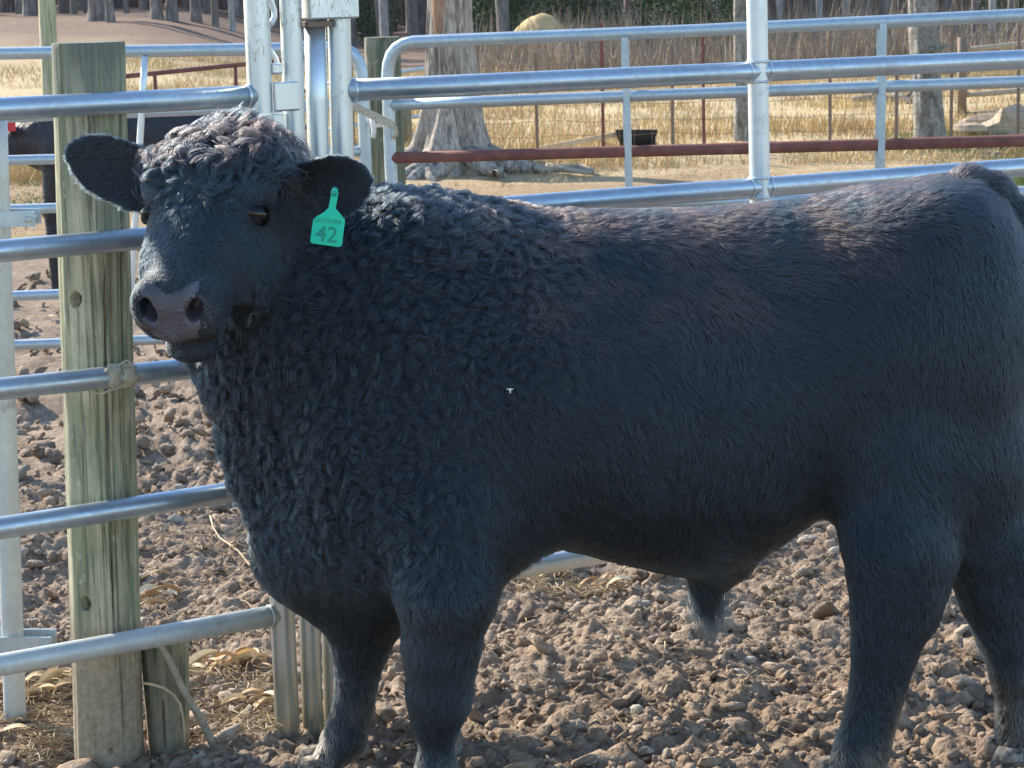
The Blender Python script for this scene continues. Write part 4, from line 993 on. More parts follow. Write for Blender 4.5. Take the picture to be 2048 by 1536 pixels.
# ================================================================= trees
def trunk_mesh(base, prof, flute, seed, K=48, lean=(0, 0), bend=0.0, N=40, zmax=None):
    """prof: (height, radius); fluted and flared"""
    base = np.asarray(base, float); z = np.concatenate([np.linspace(-.2, 1.2, N // 2), np.linspace(1.25, prof[-1][0], N // 2)]); pr = np.array(prof); V = []; th = np.linspace(0, 2 * math.pi, K, endpoint=False)
    ZZ, TH = np.meshgrid(z, th, indexing='ij'); r = np.interp(ZZ, pr[:, 0], pr[:, 1]); zf, tf_ = ZZ.ravel(), TH.ravel(); rf = r.ravel()
    fa = flute * np.interp(zf, [-.2, .1, .6, 1.4, 3], [1.0, .9, .5, .28, .12])
    tw_ = tf_ + .35 * np.sin(zf * .9 + seed); fl = np.abs(np.sin(tw_ * 2.5 + seed)) ** .7 + .5 * np.abs(np.sin(tw_ * 4.5 + seed * 1.7)) ** .8 - .75
    q = np.stack([np.cos(tf_) * 2.2, np.sin(tf_) * 2.2, zf * .8], 1); rf = rf * (1 + fa * fl + .10 * fbm(q, 1.5, seed, 3)); q2 = np.stack([np.cos(tf_) * 9, np.sin(tf_) * 9, zf * 1.6], 1); rf = rf * (1 + .05 * fbm(q2, 1, seed + 9, 2))
    cx = lean[0] * np.maximum(zf, 0) + bend * np.sin(zf * .8); cy = lean[1] * np.maximum(zf, 0)
    V = base + np.stack([cx + np.cos(tf_) * rf, cy + np.sin(tf_) * rf, zf], 1); i = np.arange(len(z) * K).reshape(len(z), K)
    return V, np.stack([i[:-1], np.roll(i[:-1], -1, 1), np.roll(i[1:], -1, 1), i[1:]], -1).reshape(-1, 4)
def limbs(m, p, d, r, L, depth, rng, k=6):
    """bare branches, recursively, into one mesh builder"""
    n = 5; pts = [np.array(p)]; dd = np.array(d, float)
    for i in range(n):
        dd = dd + rng.normal(size=3) * .12 + np.array([0, 0, .05]); dd /= np.linalg.norm(dd); pts.append(pts[-1] + dd * L / n)
    m.tube(pts, [r * (1 - .75 * i / n) for i in range(n + 1)], k, False)
    if depth > 0:
        for j in range(rng.integers(2, 5)):
            i = int(rng.integers(1, n + 1)); a = rng.normal(size=3) * .7; a[2] = abs(a[2]) * .7; nd = dd * .6 + a; nd /= np.linalg.norm(nd)
            limbs(m, pts[i], nd, r * (1 - .75 * i / n) * .6, L * rng.uniform(.5, .75), depth - 1, rng, max(3, k - 1))
def crown_of(base, h, r, rng, n=7, L=3.0, depth=2, lean=(0, 0)):
    m = MB()
    for j in range(n):
        z = h * (.55 + .45 * j / n); a = rng.uniform(0, 6.28); p = np.asarray(base) + np.array([lean[0] * z, lean[1] * z, z]); limbs(m, p, (math.cos(a) * .8, math.sin(a) * .8, .75), r * .5 * (1 - .5 * j / n), L * rng.uniform(.7, 1.2), depth, rng)
    return m
def px_r(px, Y): return px * Y / F_PX / math.cos(PITCH) * 1.0
# large pale tree with flared foot and bared wood
gb = G(905, 338); TYD = gb[1]; gb[2] = float(ground_z(gb[0], gb[1]))
big = thing('large_tree', gb, 'large pale tree with a flared furrowed foot and spreading roots behind the rear gate', 'tree')
pr = [(-.2, .50), (0, .44), (.10, .39), (.25, .325), (.45, .27), (.7, .235), (1.0, .215), (1.35, .195), (2, .185), (5, .16), (9, .10), (12, .03)]
V, Q = trunk_mesh(gb, pr, .26, 3, 128, lean=(.012, 0), bend=.012, N=110); btr = obj('trunk', V, Q, M_BARK, big)
rng = np.random.default_rng(2); crown_of(gb, 11, .2, rng, 9, 3.4, 2).build('crown', M_BARK_F, big)
# bared red wood on its camera-left face
Vb = []; Nn_ = 26
for i in range(Nn_):
    z = 1.18 + i * .09; w = .5 + .05 * math.sin(i * .8); w = w * (min(1, i / 3.0) ** .5 if i < 4 else 1) 
    for j in range(9):
        a = math.pi * 1.5 - .5 + (j - 4) / 4 * w * 1.1; r = np.interp(z, [q[0] for q in pr], [q[1] for q in pr]) * (1.10 + .05 * math.sin(a * 9 + z * 2) + (.05 if 1 < j < 7 else -.12)); Vb.append(gb + np.array([.012 * z + .012 * math.sin(z * .8) + math.cos(a) * r, math.sin(a) * r, z]))
obj('bared_wood', Vb, [(i * 9 + j, i * 9 + j + 1, (i + 1) * 9 + j + 1, (i + 1) * 9 + j) for i in range(Nn_ - 1) for j in range(8)], M_BARK_R, btr)
for i in range(9):
    a = math.pi * (1.05 + .105 * i) + rng.normal() * .1; L = rng.uniform(.45, .9); pts = []
    for q in range(7):
        s = q / 6; pts.append(gb + np.array([math.cos(a + .4 * s * math.sin(i)) * (.34 + L * s), math.sin(a + .4 * s) * (.34 + L * s) * .9, .13 * (1 - s) ** 1.5 - .03 * s]))
    MB().tube(pts, [.10 * (1 - .8 * q / 6) + .012 for q in range(7)], 10).build('root', M_BARK, btr)
for ln in ([(962, 338), (978, 345), (990, 352), (1005, 340), (1030, 333), (1060, 337)], [(1000, 335), (1030, 342), (1060, 338), (1090, 345), (1120, 342), (1150, 346), (1180, 350)], [(1075, 330), (1100, 337), (1135, 340), (1160, 338), (1185, 346)]):
    MB().tube([G(*q) + np.array([0, 0, .02]) for q in ln], [.035, .032, .03, .028, .025, .022, .02][:len(ln)], 8).build('root', M_STICK, btr)
# lichen-grey tree to the right
g2 = G(1862, 292); g2[2] = 0; t2 = thing('grey_tree', g2, 'grey lichen-blotched tree standing behind the wire fence', 'tree')
V, Q = trunk_mesh(g2, [(-.2, .19), (0, .165), (.2, .145), (.6, .135), (1.0, .145), (1.3, .135), (3, .12), (7, .08), (10, .02)], .08, 8, 48, lean=(-.05, 0), bend=-.03, N=60); gtr = obj('trunk', V, Q, M_BARK_D, t2); crown_of(g2, 9, .14, rng, 8, 2.8, 2, (-.05, 0)).build('crown', M_BARK_F, t2)
MB().tube([g2 + np.array([-.05 + .0, -.12, .95]), g2 + np.array([.0, -.20, .92]), g2 + np.array([.12, -.16, .97])], .022, 8).build('branch_stub', M_BARK_D, gtr)
g3 = G(1487, 285); g3[2] = 0; t3_ = thing('slender_tree', g3, 'slender grey tree just behind the upright of the right-hand panel', 'tree')
V, Q = trunk_mesh(g3, [(-.2, .10), (0, .092), (.5, .082), (1.5, .076), (4, .06), (8, .02)], .06, 5, 32, lean=(-.012, 0)); obj('trunk', V, Q, M_BARK_D, t3_); crown_of(g3, 7, .07, rng, 6, 2.0, 2).build('crown', M_BARK_F, t3_)

# bare woodland trees one can tell apart, from a few shared shapes
def tree_shape(seed, r, h, lean):
    rng = np.random.default_rng(seed); V, Q = trunk_mesh((0, 0, 0), [(-.3, r * 1.4), (0, r * 1.25), (.4, r * 1.02), (2, r * .95), (h * .6, r * .6), (h, r * .12)], .05, seed, 20, lean, .05, 16)
    return V, Q, crown_of((0, 0, 0), h, r, rng, 6, h * .28, 2, lean)
SH = []
for i, (r, h, ln) in enumerate(((.16, 13, (.0, 0)), (.11, 11, (.015, 0)), (.075, 9, (-.02, 0)), (.05, 7, (.04, 0)), (.22, 15, (.0, .01)), (.09, 10, (-.10, 0)))):
    V, Q, cr = tree_shape(40 + i, r, h, ln); SH.append([(new_mesh('trunk', V, Q, mm), new_mesh('crown', cr.V, cr.F, mm)) for mm in (M_BARK_F, M_BARK_P)])
WL = {0: ('straight grey-barked bare tree at the woodland edge', 'straight pale-barked bare tree at the woodland edge'), 1: ('slim grey bare tree of the woodland, leaning slightly', 'slim pale bare tree of the woodland, leaning slightly'), 2: ('thin grey bare tree among the woodland trunks', 'thin pale bare tree among the woodland trunks'),
      3: ('slanting grey sapling in the woodland', 'slanting pale sapling in the woodland'), 4: ('stout dark bare tree at the top of the leaf-strewn slope', 'stout pale bare tree at the top of the leaf-strewn slope'), 5: ('strongly leaning grey bare tree at the woodland edge', 'strongly leaning pale bare tree at the woodland edge')}
def place_tree(sh, pale, X, Y, rz, sc):
    me = SH[sh][pale]; t = bpy.data.objects.new('bare_tree', None); COL.objects.link(t); t.location = (X, Y, float(ground_z(X, Y)) - .05); t.rotation_euler = (0, 0, rz); t.scale = (sc, sc, sc * 1.05)
    prop(t, WL[sh][pale], 'tree', WL[sh][pale].split(' bare')[0] + ' trees')
    for nm_, m_ in zip(('trunk', 'crown'), me):
        c_ = bpy.data.objects.new(nm_, m_); COL.objects.link(c_); c_.parent = t
rw = random.Random(21)
def hitY(x, y):   # ground point of a far pixel, the slope included
    d = ray(x, y); Y = 20.0
    while Y < 160:
        p = CAMP + d * (Y / d[1])
        if p[2] <= float(ground_z(p[0], p[1])): return p
        Y += .5
    return CAMP + d * (160 / d[1])
for (x, y, sh, pale, sc) in ((195, 42, 4, 0, .85), (60, 34, 4, 0, .7), (222, 46, 1, 0, .8), (315, 38, 0, 0, .8), (345, 40, 1, 0, 1.1), (392, 44, 0, 0, .75), (262, 18, 2, 0, 1.), (130, 20, 2, 1, 1.), (155, 16, 2, 0, 1.), (240, 16, 1, 1, .8), (430, 52, 2, 0, 1), (465, 60, 2, 1, .9),
                             (1224, 58, 1, 1, 1.1), (1284, 56, 5, 1, 1.2), (1100, 62, 2, 1, 1), (820, 66, 1, 1, 1), (845, 72, 2, 1, .9), (1160, 58, 2, 0, 1), (1320, 60, 1, 0, 1), (1445, 64, 1, 0, .9), (1560, 78, 2, 1, 1), (1600, 70, 1, 0, 1), (1640, 82, 2, 1, 1), (1690, 66, 0, 1, .7), (1720, 80, 2, 0, 1), (1950, 92, 2, 0, 1), (1985, 96, 2, 1, 1), (2020, 88, 1, 0, .9), (965, 60, 1, 1, .8), (1010, 66, 2, 0, 1)):
    p = hitY(x, y); place_tree(sh, pale, p[0], p[1], rw.choice((0, .3, -.3)) if sh in (5,) else rw.uniform(0, 6.28), sc)
for i in range(95):
    Y = rw.uniform(52, 86); X = rw.uniform(-.27, .27) * Y
    if X < -.11 * Y and Y < 58: Y += 12
    place_tree(rw.choice((0, 1, 1, 2, 2, 2, 3, 3)), int(rw.random() < .35), X, Y, rw.uniform(0, 6.28), rw.uniform(.75, 1.2))
# the wood behind them, too dense to count: stems and brush in one mass
rng = np.random.default_rng(77); V = []; Fc = []
for i in range(1500):
    Y = rng.uniform(62, 125); X = rng.uniform(-.30, .30) * Y; r = rng.uniform(.03, .16); h = rng.uniform(6, 12); z0 = float(ground_z(X, Y)) - .2; lx = rng.normal() * .05; n = len(V); kk = 5
    for s, rr in ((0, 1.2), (.15, 1), (1, .3)):
        for j in range(kk): a = 6.283 * j / kk; V.append((X + lx * h * s + math.cos(a) * r * rr, Y + math.sin(a) * r * rr, z0 + h * s))
    for s in range(2):
        for j in range(kk): Fc.append((n + s * kk + j, n + s * kk + (j + 1) % kk, n + (s + 1) * kk + (j + 1) % kk, n + (s + 1) * kk + j))
o = obj('far_woodland', np.array(V), np.array(Fc), M_BARK_F, base=(0, 0, 0)); prop(o, 'dense bare woodland behind the first trees', 'woodland', kind='stuff')
def blades(N, ylo, yhi, wf, hmin, hmax, w0, seed, clump=.5, ypow=1.3, spread=.35, xfun=None):
    rng = np.random.default_rng(seed); Y = ylo + (yhi - ylo) * rng.random(N) ** ypow; X = rng.uniform(-wf, wf, N) * Y
    if xfun is not None: X = xfun(X, Y, rng)
    p3 = np.stack([X, Y, 0 * X], 1); dens = fbm(p3, .9, seed, 3) + .6 * rng.random(N); keep = dens > (clump - .5); X, Y = X[keep], Y[keep]; n = len(X)
    h = hmin + (hmax - hmin) * rng.random(n) ** 1.8; h *= np.clip(1 + .7 * fbm(np.stack([X, Y, 0 * X], 1), .7, seed + 3, 2), .3, 2); a = rng.uniform(0, 6.283, n); lx = rng.normal(size=n) * spread * h; ly = rng.normal(size=n) * spread * h; w = w0 * (.6 + .8 * rng.random(n)); z = ground_z(X, Y) - .01 + .05 * 0
    ca, sa = np.cos(a) * w, np.sin(a) * w
    V = np.stack([np.stack([X - ca, Y - sa, z], 1), np.stack([X + ca, Y + sa, z], 1), np.stack([X + lx * .4 + ca * .7, Y + ly * .4 + sa * .7, z + h * .6], 1), np.stack([X + lx * .4 - ca * .7, Y + ly * .4 - sa * .7, z + h * .6], 1), np.stack([X + lx, Y + ly, z + h], 1)], 1).reshape(-1, 3)
    b = np.arange(n)[:, None] * 5; Fq = np.concatenate([b + np.array([0, 1, 2]), b + np.array([0, 2, 3]), b + np.array([3, 2, 4])]); return V, Fq
V, Q = blades(34000, 15.5, 21.5, .34, .015, .05, .004, 6, clump=.5, spread=.9); o = obj('straw_stubble', V, Q, M_STRAW, base=(0, 0, 0)); prop(o, 'short trampled straw stubble at the near edge of the field', 'stubble', kind='stuff')
V, Q = blades(150000, 20.6, 42, .36, .04, .19, .006, 5, clump=.42, ypow=1.1); o = obj('dry_grass', V, Q, M_GRASS, base=(0, 0, 0)); prop(o, 'dry golden grass of the field beyond the gates', 'grass', kind='stuff')
V, Q = blades(14000, 17.5, 24, .27, .03, .09, .006, 9, xfun=lambda X, Y, r: (.16 + .075 * r.random(len(X)) ** .8) * Y * np.where(r.random(len(X)) < .8, 1, -1.2)); o = obj('green_grass', V, Q, M_GREEN, base=(0, 0, 0)); prop(o, 'patches of short green grass in the dry field', 'grass', kind='stuff')
V, Q = blades(38000, 36, 72, .36, .12, .9, .012, 12, clump=.6, spread=.22, xfun=lambda X, Y, r: np.where(X < -.02 * Y, -X * .9 + .0 * Y, X)); o = obj('dry_brush', V, Q, M_BRUSH, base=(0, 0, 0)); prop(o, 'brown brush and weed stems at the foot of the wood', 'brush', kind='stuff')
# cedars
def cedar(X, Y, h, w, seed, lab, grp):
    rng = np.random.default_rng(seed); z0 = float(ground_z(X, Y)); t = thing('cedar_bush', (X, Y, z0), lab, 'bush', grp); N = 5200
    u = rng.random(N) ** .6; zz = (1 - u) * h; rad = w * (u ** .75) * (.35 + .65 * rng.random(N) ** .5); a = rng.uniform(0, 6.283, N); lob = 1 + .35 * np.sin(a * 3 + seed + zz * 3) + .2 * np.sin(a * 7 + zz * 6)
    C = np.stack([X + np.cos(a) * rad * lob, Y + np.sin(a) * rad * lob, z0 + .05 + zz + .15 * rng.normal(size=N)], 1); d = unit(rng.normal(size=(N, 3)) + np.stack([np.cos(a), np.sin(a), .4 + 0 * a], 1)); s = unit(np.cross(d, rng.normal(size=(N, 3)))); L = .10 + .10 * rng.random(N); ww = .022
    V = np.stack([C - s * ww, C + s * ww, C + d * L[:, None]], 1).reshape(-1, 3); obj('crown', V, np.arange(3 * N).reshape(-1, 3), M_LEAF, t)
    MB().tube([(X, Y, z0 - .1), (X, Y, z0 + h * .8)], [.08, .02], 8).build('trunk', M_BARK_F, t)
for i, (x, y, h, w, lab) in enumerate(((1015, 100, 3.2, 1.0, 'dark green cedar bush left of the round hay bale'), (1150, 92, 2.6, 1.1, 'dark green cedar bush right of the round hay bale'), (1345, 98, 2.2, 1.1, 'low green cedar bush beyond the wire fence'),
                                       (1425, 102, 3.4, 1.1, 'tall dark green cedar beside the slender grey tree'), (985, 84, 3.0, 1.0, 'dark green cedar bush behind the large pale tree'), (2046, 74, 2.6, .9, 'dark green cedar above the wooden rail fence'), (700, 92, 3.0, 1.2, 'dark green cedar behind the silver gate posts'))):
    p = hitY(x, y); cedar(p[0], p[1] + .5, h, w, 30 + i, lab, 'cedar bushes')

# ================================================================= fences and things in the field
f0, f1 = G(950, 318), G(2150, 292); fd = (f1 - f0)
wf = thing('wire_fence', (f0[0], f0[1], 0), 'woven wire fence on thin rusty posts crossing the dry field', 'fence')
def fpt(x): 
    n = np.array([-fd[1], fd[0], 0]); d = ray(x, 300); return (CAMP + d * (np.dot(f0 - CAMP, n) / np.dot(d, n))) * np.array([1, 1, 0])
for x, top in ((1075, 1.0), (1207, 1.27), (1346, 1.05), (1408, 1.15), (1660, 1.1), (1793, 1.05), (1902, 1.2), (2035, 1.15), (960, 1.1)):
    b = fpt(x); m = MB(); m.box(b + np.array([0, 0, top / 2 - .1]), np.array([.016, 0, 0]), np.array([0, .003, 0]), np.array([0, 0, top / 2 + .1])); m.box(b + np.array([0, .018, top / 2 - .1]), np.array([.003, 0, 0]), np.array([0, .016, 0]), np.array([0, 0, top / 2 + .1])); m.build('fence_post', M_RUST if x in (1207, 1408) else M_RUSTY, wf, smooth=False)
m = MB(); L = np.linalg.norm(fd); ud = fd / L; hgt = [.08, .2, .34, .5, .68, .88, 1.05]
for z in hgt: m.tube([f0 * np.array([1, 1, 0]) + ud * L * i / 20 + np.array([0, 0, z + .012 * math.sin(i * 1.9 + z * 9)]) for i in range(21)], .0022, 4, False)
for i in range(int(L / .155)): b = f0 * np.array([1, 1, 0]) + ud * i * .155; m.tube([b + np.array([.012 * math.sin(i * 2.3 + z * 5), 0, z]) for z in (.06, .4, .75, 1.07)], .0019, 4, False)
o = m.build('wire_mesh', M_RUSTY, wf); prop(o, kind='stuff')
# rusty pipe gate far left
rg_ = thing('rusty_gate', (P(310, 160, 15.5)[0], 15.5, 0), 'thin rusty pipe gate beyond the round-cornered rear gate', 'gate')
PQ = lambda x, y: PV(x, y, np.array([P(310, 160, 15.5)[0], 15.5, 0]), math.radians(35))
for a, b in (((120, 166), (640, 113)), ((120, 252), (640, 178)), ((120, 340), (640, 250))): rail('rail', PQ(*a), PQ(*b), .016, M_RUST, rg_, 8)
for x in (150, 309, 470, 620):
    a = PQ(x, 166 - (x - 120) * .102); rail('upright', a, a * np.array([1, 1, 0]) + np.array([0, 0, .1]), .014, M_RUST, rg_, 8)
# pipe fence left of the large tree
pf = thing('pipe_fence', (P(815, 250, 23.0)[0], 23.0, 0), 'grey rail fence with a green mossy post left of the large tree', 'fence')
for a, b in (((640, 170), (905, 128)), ((640, 262), (905, 222)), ((640, 302), (905, 260))): rail('rail', P(*a, 23.0), P(*b, 23.0), .020, M_GALV_F, pf, 8)
for x in (700, 814): b = P(x, 290, 23.0) * np.array([1, 1, 0]); MB().tube([b, b + np.array([0, 0, .62 if x > 800 else .9])], .055, 10).build('post', M_POST2, pf)
# wooden rail fence far right
rf = thing('wooden_fence', (P(1925, 200, 26.0)[0], 26.0, 0), 'sagging brown wooden rail fence behind the wire fence', 'fence')
for a, b in (((1925, 100), (2200, 62)), ((1925, 190), (2200, 160)), ((1925, 228), (2200, 200)), ((1925, 258), (2200, 225))): MB().tube(seg(P(*a, 26.0), P(*b, 26.0), 6, .02), .028, 8).build('rail', M_STICK, rf)
for x, yt in ((1925, 75), (2120, 60)): a = P(x, yt, 26.0); MB().tube([a * np.array([1, 1, 0]), a], .055, 10).build('post', M_RUSTY, rf)
# tilted barrow with long wooden handles
B0 = G(1275, 305); wbY = B0[1]
wb = thing('wheelbarrow', (B0[0], wbY, 0), 'old black tub wheelbarrow with long pale wooden handles in the dry grass', 'wheelbarrow')
for dy in (-.17, .17):
    a = P(1078, 298, wbY + dy); b = P(1236, 268, wbY + dy); e = P(1300, 268, wbY + dy * .5); MB().box((a + b) / 2, (b - a) / 2, np.array([0, .02, 0]), np.array([0, 0, .026])).build('handle', M_BOARD, wb, smooth=False)
    for x in (1145, 1203): lg = P(x, 285 if x < 1150 else 275, wbY + dy); MB().tube([lg, lg * np.array([1, 1, 0])], .012, 8).build('leg', M_BOARD, wb)
tb = [P(1238, 262, wbY), P(1312, 260, wbY)]; Vt = []; 
for s, (x0, x1, y) in enumerate(((1232, 1314, 259), (1238, 1308, 280), (1248, 1298, 300))):
    for dy in ((-.28, .28), (-.24, .24), (-.16, .16))[s]: Vt += [P(x0, y, wbY + dy), P(x1, y, wbY + dy)]
Fc = [(0, 1, 5, 4), (4, 5, 9, 8), (2, 6, 7, 3), (6, 10, 11, 7), (0, 4, 6, 2), (4, 8, 10, 6), (1, 3, 7, 5), (5, 7, 11, 9), (8, 9, 11, 10)]
o = obj('tub', Vt, Fc, M_BLACK, wb, smooth=False); sd = o.modifiers.new('thick', 'SOLIDIFY'); sd.thickness = .012
wc = P(1290, 290, wbY); wc[2] = .10; Vw = []; 
MB().tube([wc + .08 * np.array([math.cos(a), 0, math.sin(a)]) for a in np.linspace(0, 2 * math.pi, 21)], .03, 8, False).build('tyre', M_BLACK, wb)
MB().tube([P(1262, 292, wbY), wc], .014, 8).build('fork', M_BOARD, wb); MB().tube([wc + np.array([0, -.06, 0]), wc + np.array([0, .06, 0])], .05, 10).build('rim', M_GALV_F, wb)
# weathered round bale
hp = G(1085, 112); hb = thing('hay_bale', (hp[0], hp[1], 0), 'weathered tan round hay bale slumped at the far edge of the field', 'hay bale')
V0, F0 = ico(4); d = 1 + .10 * fbm(V0, 1.5, 3, 3) + .03 * fbm(V0, 7, 8, 2); Vh = V0 * d[:, None] * np.array([.62, .62, .56]); Vh[:, 0] += .18 * np.clip(-Vh[:, 2], 0, 1); Vh[:, 2] = np.maximum(Vh[:, 2], -.35)
obj('bale_body', Vh + np.array([hp[0], hp[1], .30]), F0, M_GRASS, hb)
# fallen branch and pale rocks
fb = thing('fallen_branch', G(1760, 250), 'grey fallen branch lying in the dry field behind the wire fence', 'branch')
c = hitY(1760, 214); MB().tube([hitY(x, 218)*np.array([1, 1, 0]) + np.array([0, 0, z]) for x, z in ((1700, .10), (1735, .12), (1765, .06), (1790, .12), (1818, .10))], [.03, .045, .06, .07, .05], 8).build('limb', M_BARK_D, fb)
for x, z in ((1738, .3), (1778, .25), (1808, .2)): p_ = hitY(x, 218) * np.array([1, 1, 0]); MB().tube([p_ + np.array([0, 0, .08]), p_ + np.array([.1, 0, .08 + z * .5]), p_ + np.array([.14, .05, .1 + z])], [.03, .02, .006], 6).build('twig', M_BARK_D, fb)
M_ROCK = mat('tan_rock', (.38, .29, .2), .9); k = NT(M_ROCK); a = k.noise(k.co(), 7, 4); k.base(k.ramp(a, [(.3, (.26, .19, .13)), (.7, (.50, .40, .28))]))
for i, (x, y, s) in enumerate(((1985, 272, .30), (2050, 276, .36), (1955, 280, .18))):
    g = G(x, y); V0, F0 = ico(2); Vr = V0 * (1 + .5 * fbm(V0, 1.1, 80 + i * 7, 2) + .2 * fbm(V0, 3, 5 + i, 1))[:, None] * s * np.array([1, .8, .55]); o = obj('boulder', Vr + np.array([g[0], g[1] + .3, .08]), F0, M_ROCK, base=(g[0], g[1] + .3, 0), smooth=False); prop(o, ['middle-sized tan boulder below the wooden rail fence', 'largest tan boulder below the wooden rail fence', 'smallest tan boulder below the wooden rail fence'][i], 'boulder', 'boulders in the field')
# ================================================================= litter near the posts
def husk(seed):
    rng = np.random.default_rng(seed); L = rng.uniform(.05, .10); w = rng.uniform(.008, .016); V = []; N = 8; cup = rng.uniform(.3, .9); bend = rng.uniform(-.9, .9); roll = rng.uniform(-.5, .5)
    for i in range(N):
        s = i / (N - 1); ww = w * math.sin(math.pi * (.12 + .86 * s)) ** .7
        for j in (-1, -.4, .4, 1):
            V.append((L * (s - .5), ww * j + bend * .02 * s * s, .012 * cup * (j * j) + .018 * math.sin(s * 3 + bend) + roll * ww * j * s))
    Fc = [(i * 4 + j, i * 4 + j + 1, (i + 1) * 4 + j + 1, (i + 1) * 4 + j) for i in range(N - 1) for j in range(3)]
    me = new_mesh('husk', V, Fc, M_HUSK); return me
husks = [husk(i) for i in range(8)]
HG = [('corn_husk', 'dry curled corn husk on the mud behind the short mossy stump', 'husks by the stump', [(x, y) for x, y in ((392, 1345), (410, 1338), (425, 1352), (440, 1340), (455, 1350), (470, 1346), (485, 1352), (500, 1345), (515, 1352), (528, 1348), (398, 1360), (448, 1362), (540, 1362), (478, 1338), (505, 1420), (520, 1440), (535, 1425), (470, 1425))]),
      ('corn_husk', 'dry curled corn husk beside the thick wooden post, above the lowest rail', 'husks above the lowest rail', [(x, y) for x, y in ((292, 1180), (302, 1190), (312, 1172), (322, 1196), (336, 1200), (300, 1212), (318, 1182))]),
      ('corn_husk', 'dry curled corn husk on the mud under the bull\'s belly', 'husks under the belly', [(x, y) for x, y in ((1178, 1168), (1195, 1162), (1208, 1176), (1222, 1182), (1238, 1190), (1105, 1158), (1065, 1162), (1090, 1160), (1212, 1190))]),
      ('corn_husk', 'dry curled corn husk left of the thick wooden post', 'husks left of the thick post', [(x, y) for x, y in ((62, 1372), (80, 1366), (96, 1378), (72, 1388), (112, 1382), (125, 1370), (5, 1395), (90, 1402), (60, 1405), (18, 1480), (130, 1392), (110, 1360), (30, 668), (60, 660), (95, 664), (108, 655))])]
rg = random.Random(5)
for name, lab, grp, ps in HG:
    for i, (x, y) in enumerate(ps):
        g = G(x + rg.uniform(-5, 5), y + rg.uniform(-4, 4)); o = bpy.data.objects.new(name, husks[rg.randrange(8)]); COL.objects.link(o)
        o.location = (g[0], g[1], gz(g[0], g[1]) + .022); o.rotation_euler = (rg.uniform(-.4, .4), rg.uniform(-.3, .3), rg.uniform(-.6, .6)); s = rg.uniform(.7, 1.25); o.scale = (s, s, s); prop(o, lab, 'husk', grp)
# straw and roots as one loose mass
def straw(N, areas, seed):
    rng = np.random.default_rng(seed); V = []; Fc = []
    for i in range(N):
        x0, y0, x1, y1 = areas[int(rng.integers(len(areas)))]; g = G(rng.uniform(x0, x1), rng.uniform(y0, y1)); h = gz(g[0], g[1]) + .012
        L = rng.uniform(.02, .085); a = rng.normal(0, .9); r = rng.uniform(.0008, .0022); b = rng.normal(0, .4); p = []
        for q in (-.5, -.17, .17, .5): p.append(np.array([g[0] + L * q * math.cos(a + b * q), g[1] + L * q * math.sin(a + b * q), h + .01 * math.cos(q * 5 + i) * rng.random() + rng.uniform(0, .01)]))
        m = MB(); m.tube(p, r, 3, False); n = len(V); V += m.V; Fc += [tuple(k_ + n for k_ in f) for f in m.F]
    return V, Fc
V, Fc = straw(1500, [(-40, 1350, 150, 1536), (-40, 1360, 150, 1420), (285, 1330, 560, 1400), (380, 1400, 560, 1500), (60, 1420, 170, 1530), (280, 1040, 560, 1300), (1000, 1150, 1700, 1500), (1040, 1150, 1250, 1200)], 4)
o = obj('straw_litter', V, Fc, M_STRAW, base=(0, 0, 0)); prop(o, 'loose straw and root ends scattered over the mud', 'straw', kind='stuff')
# pale stones
V0, F0 = ico(2)
for i, (x, y, s, lab, grp) in enumerate(((304, 1040, .011, 0, 0), (350, 1044, .020, 0, 0), (1478, 1362, .016, 1, 1), (1500, 1330, .013, 1, 1), (1678, 1260, .010, 1, 1), (1560, 1120, .018, 1, 1), (1670, 1135, .017, 1, 1), (1292, 1520, .013, 1, 1), (1275, 1440, .015, 1, 1), (1290, 1210, .013, 1, 1), (1235, 1305, .010, 1, 1))):
    g = G(x, y); V = V0 * (1 + .35 * fbm(V0, 1.4, 60 + i * 3, 2))[:, None] * s * np.array([1.3, 1, .8]); o = obj('stone', V + np.array([g[0], g[1], gz(*g[:2]) + s * .5]), F0, M_STONE, base=(g[0], g[1], gz(*g[:2])))
    prop(o, ['pale rounded stone in the mud beside the thick post, under the fourth rail', 'pale stone lying in the trodden mud under and behind the bull'][lab], 'stone', ['stones by the thick post', 'stones under the bull'][lab])
# twig on the mud left of the brisket
tg = [G(*q) + np.array([0, 0, .05]) for q in ((421, 1050), (428, 1072), (440, 1096), (462, 1112), (478, 1128), (500, 1158), (530, 1184))]
for p in tg: p[2] = gz(p[0], p[1]) + .03
prop(MB().tube(tg, .0028, 7).build('twig', M_STRAW, base=tg[0]), 'thin crooked twig lying on the mud in front of the bull\'s chest', 'twig')

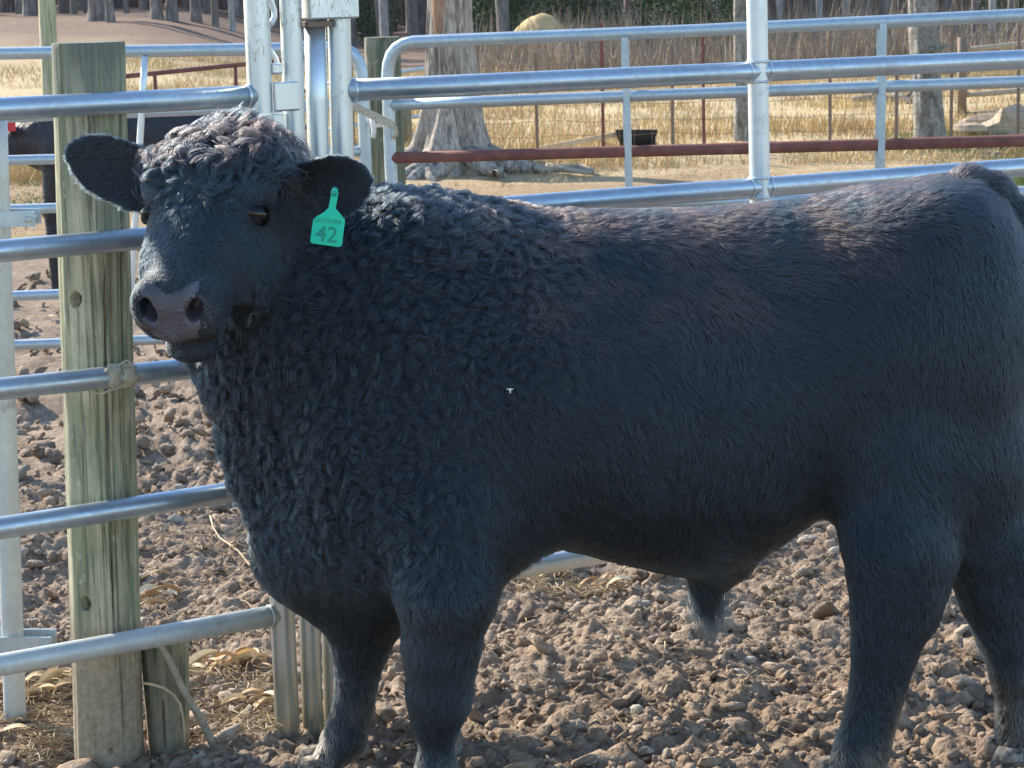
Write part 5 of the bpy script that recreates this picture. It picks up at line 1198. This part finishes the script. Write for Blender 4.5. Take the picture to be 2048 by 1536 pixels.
# ================================================================= ear tag
er = EAR_N[2]
M_TAG = mat('green_ear_tag_plastic', (.015, .70, .48), .4); M_TAGP = mat('green_tag_print', (.02, .36, .27), .55)
M_TAG.node_tree.nodes['Principled BSDF'].inputs['Subsurface Weight'].default_value = .15
TY = 4.50
tag_c = P(655, 455, TY)
tag = thing('ear_tag', P(655, 492, TY), 'bright green plastic ear tag reading 42 hanging from the bull\'s ear', 'ear tag')
def TP(x, y, dz=0.0): return P(x, y, TY - dz + (y - 380) * .0004 - (x - 655) * .0003)
out = [(664, 380), (669, 377), (674, 379), (677, 386), (674, 402), (671, 417), (680, 427), (690, 440), (689.5, 446), (684, 490), (681, 493.5), (676, 494), (624, 487), (620.5, 484), (620.5, 479), (626, 440), (630, 435), (648, 424), (657, 416), (660, 400)]
V = [TP(*q, dz=.0015) for q in out] + [TP(*q, dz=-.0015) for q in out]; n = len(out)
Fc = [tuple(range(n))[::-1], tuple(range(n, 2 * n))] + [(i, (i + 1) % n, n + (i + 1) % n, n + i) for i in range(n)]
o = obj('tag_panel', V, Fc, M_TAG, tag, smooth=False)
bv = o.modifiers.new('bevel', 'BEVEL'); bv.width = .0012; bv.segments = 2; bv.limit_method = 'ANGLE'
c = TP(668, 386); MB().tube([c + np.array([0, -.006, 0]), c + np.array([0, .03, .004])], .0065, 14).build('tag_button', M_TAGP, tag)
def text(body_, cx, cy, hpx, rot, name, spacing=1.0):
    cu_ = bpy.data.curves.new('txt', 'FONT'); cu_.body = body_; cu_.align_x = 'CENTER'; cu_.align_y = 'CENTER'; cu_.size = 1.0; cu_.offset = .018; cu_.space_character = spacing; cu_.resolution_u = 3
    to = bpy.data.objects.new('txt', cu_); COL.objects.link(to); dg = bpy.context.evaluated_depsgraph_get(); me = bpy.data.meshes.new_from_object(to.evaluated_get(dg)); bpy.data.objects.remove(to)
    v2 = np.array([v.co[:2] for v in me.vertices]); Fc = [tuple(p.vertices) for p in me.polygons]; s = hpx / .70; ca, sa = math.cos(rot), math.sin(rot)
    V = [TP(cx + s * (ca * a - sa * b), cy - s * (sa * a + ca * b), dz=.0021) for a, b in v2]; return obj(name, V, Fc, M_TAGP, tag, smooth=False)
text('42', 653, 470, 31, math.radians(-7), 'number_print'); text('HOOVER', 656, 443, 8.5, math.radians(-6), 'name_print', 1.15)
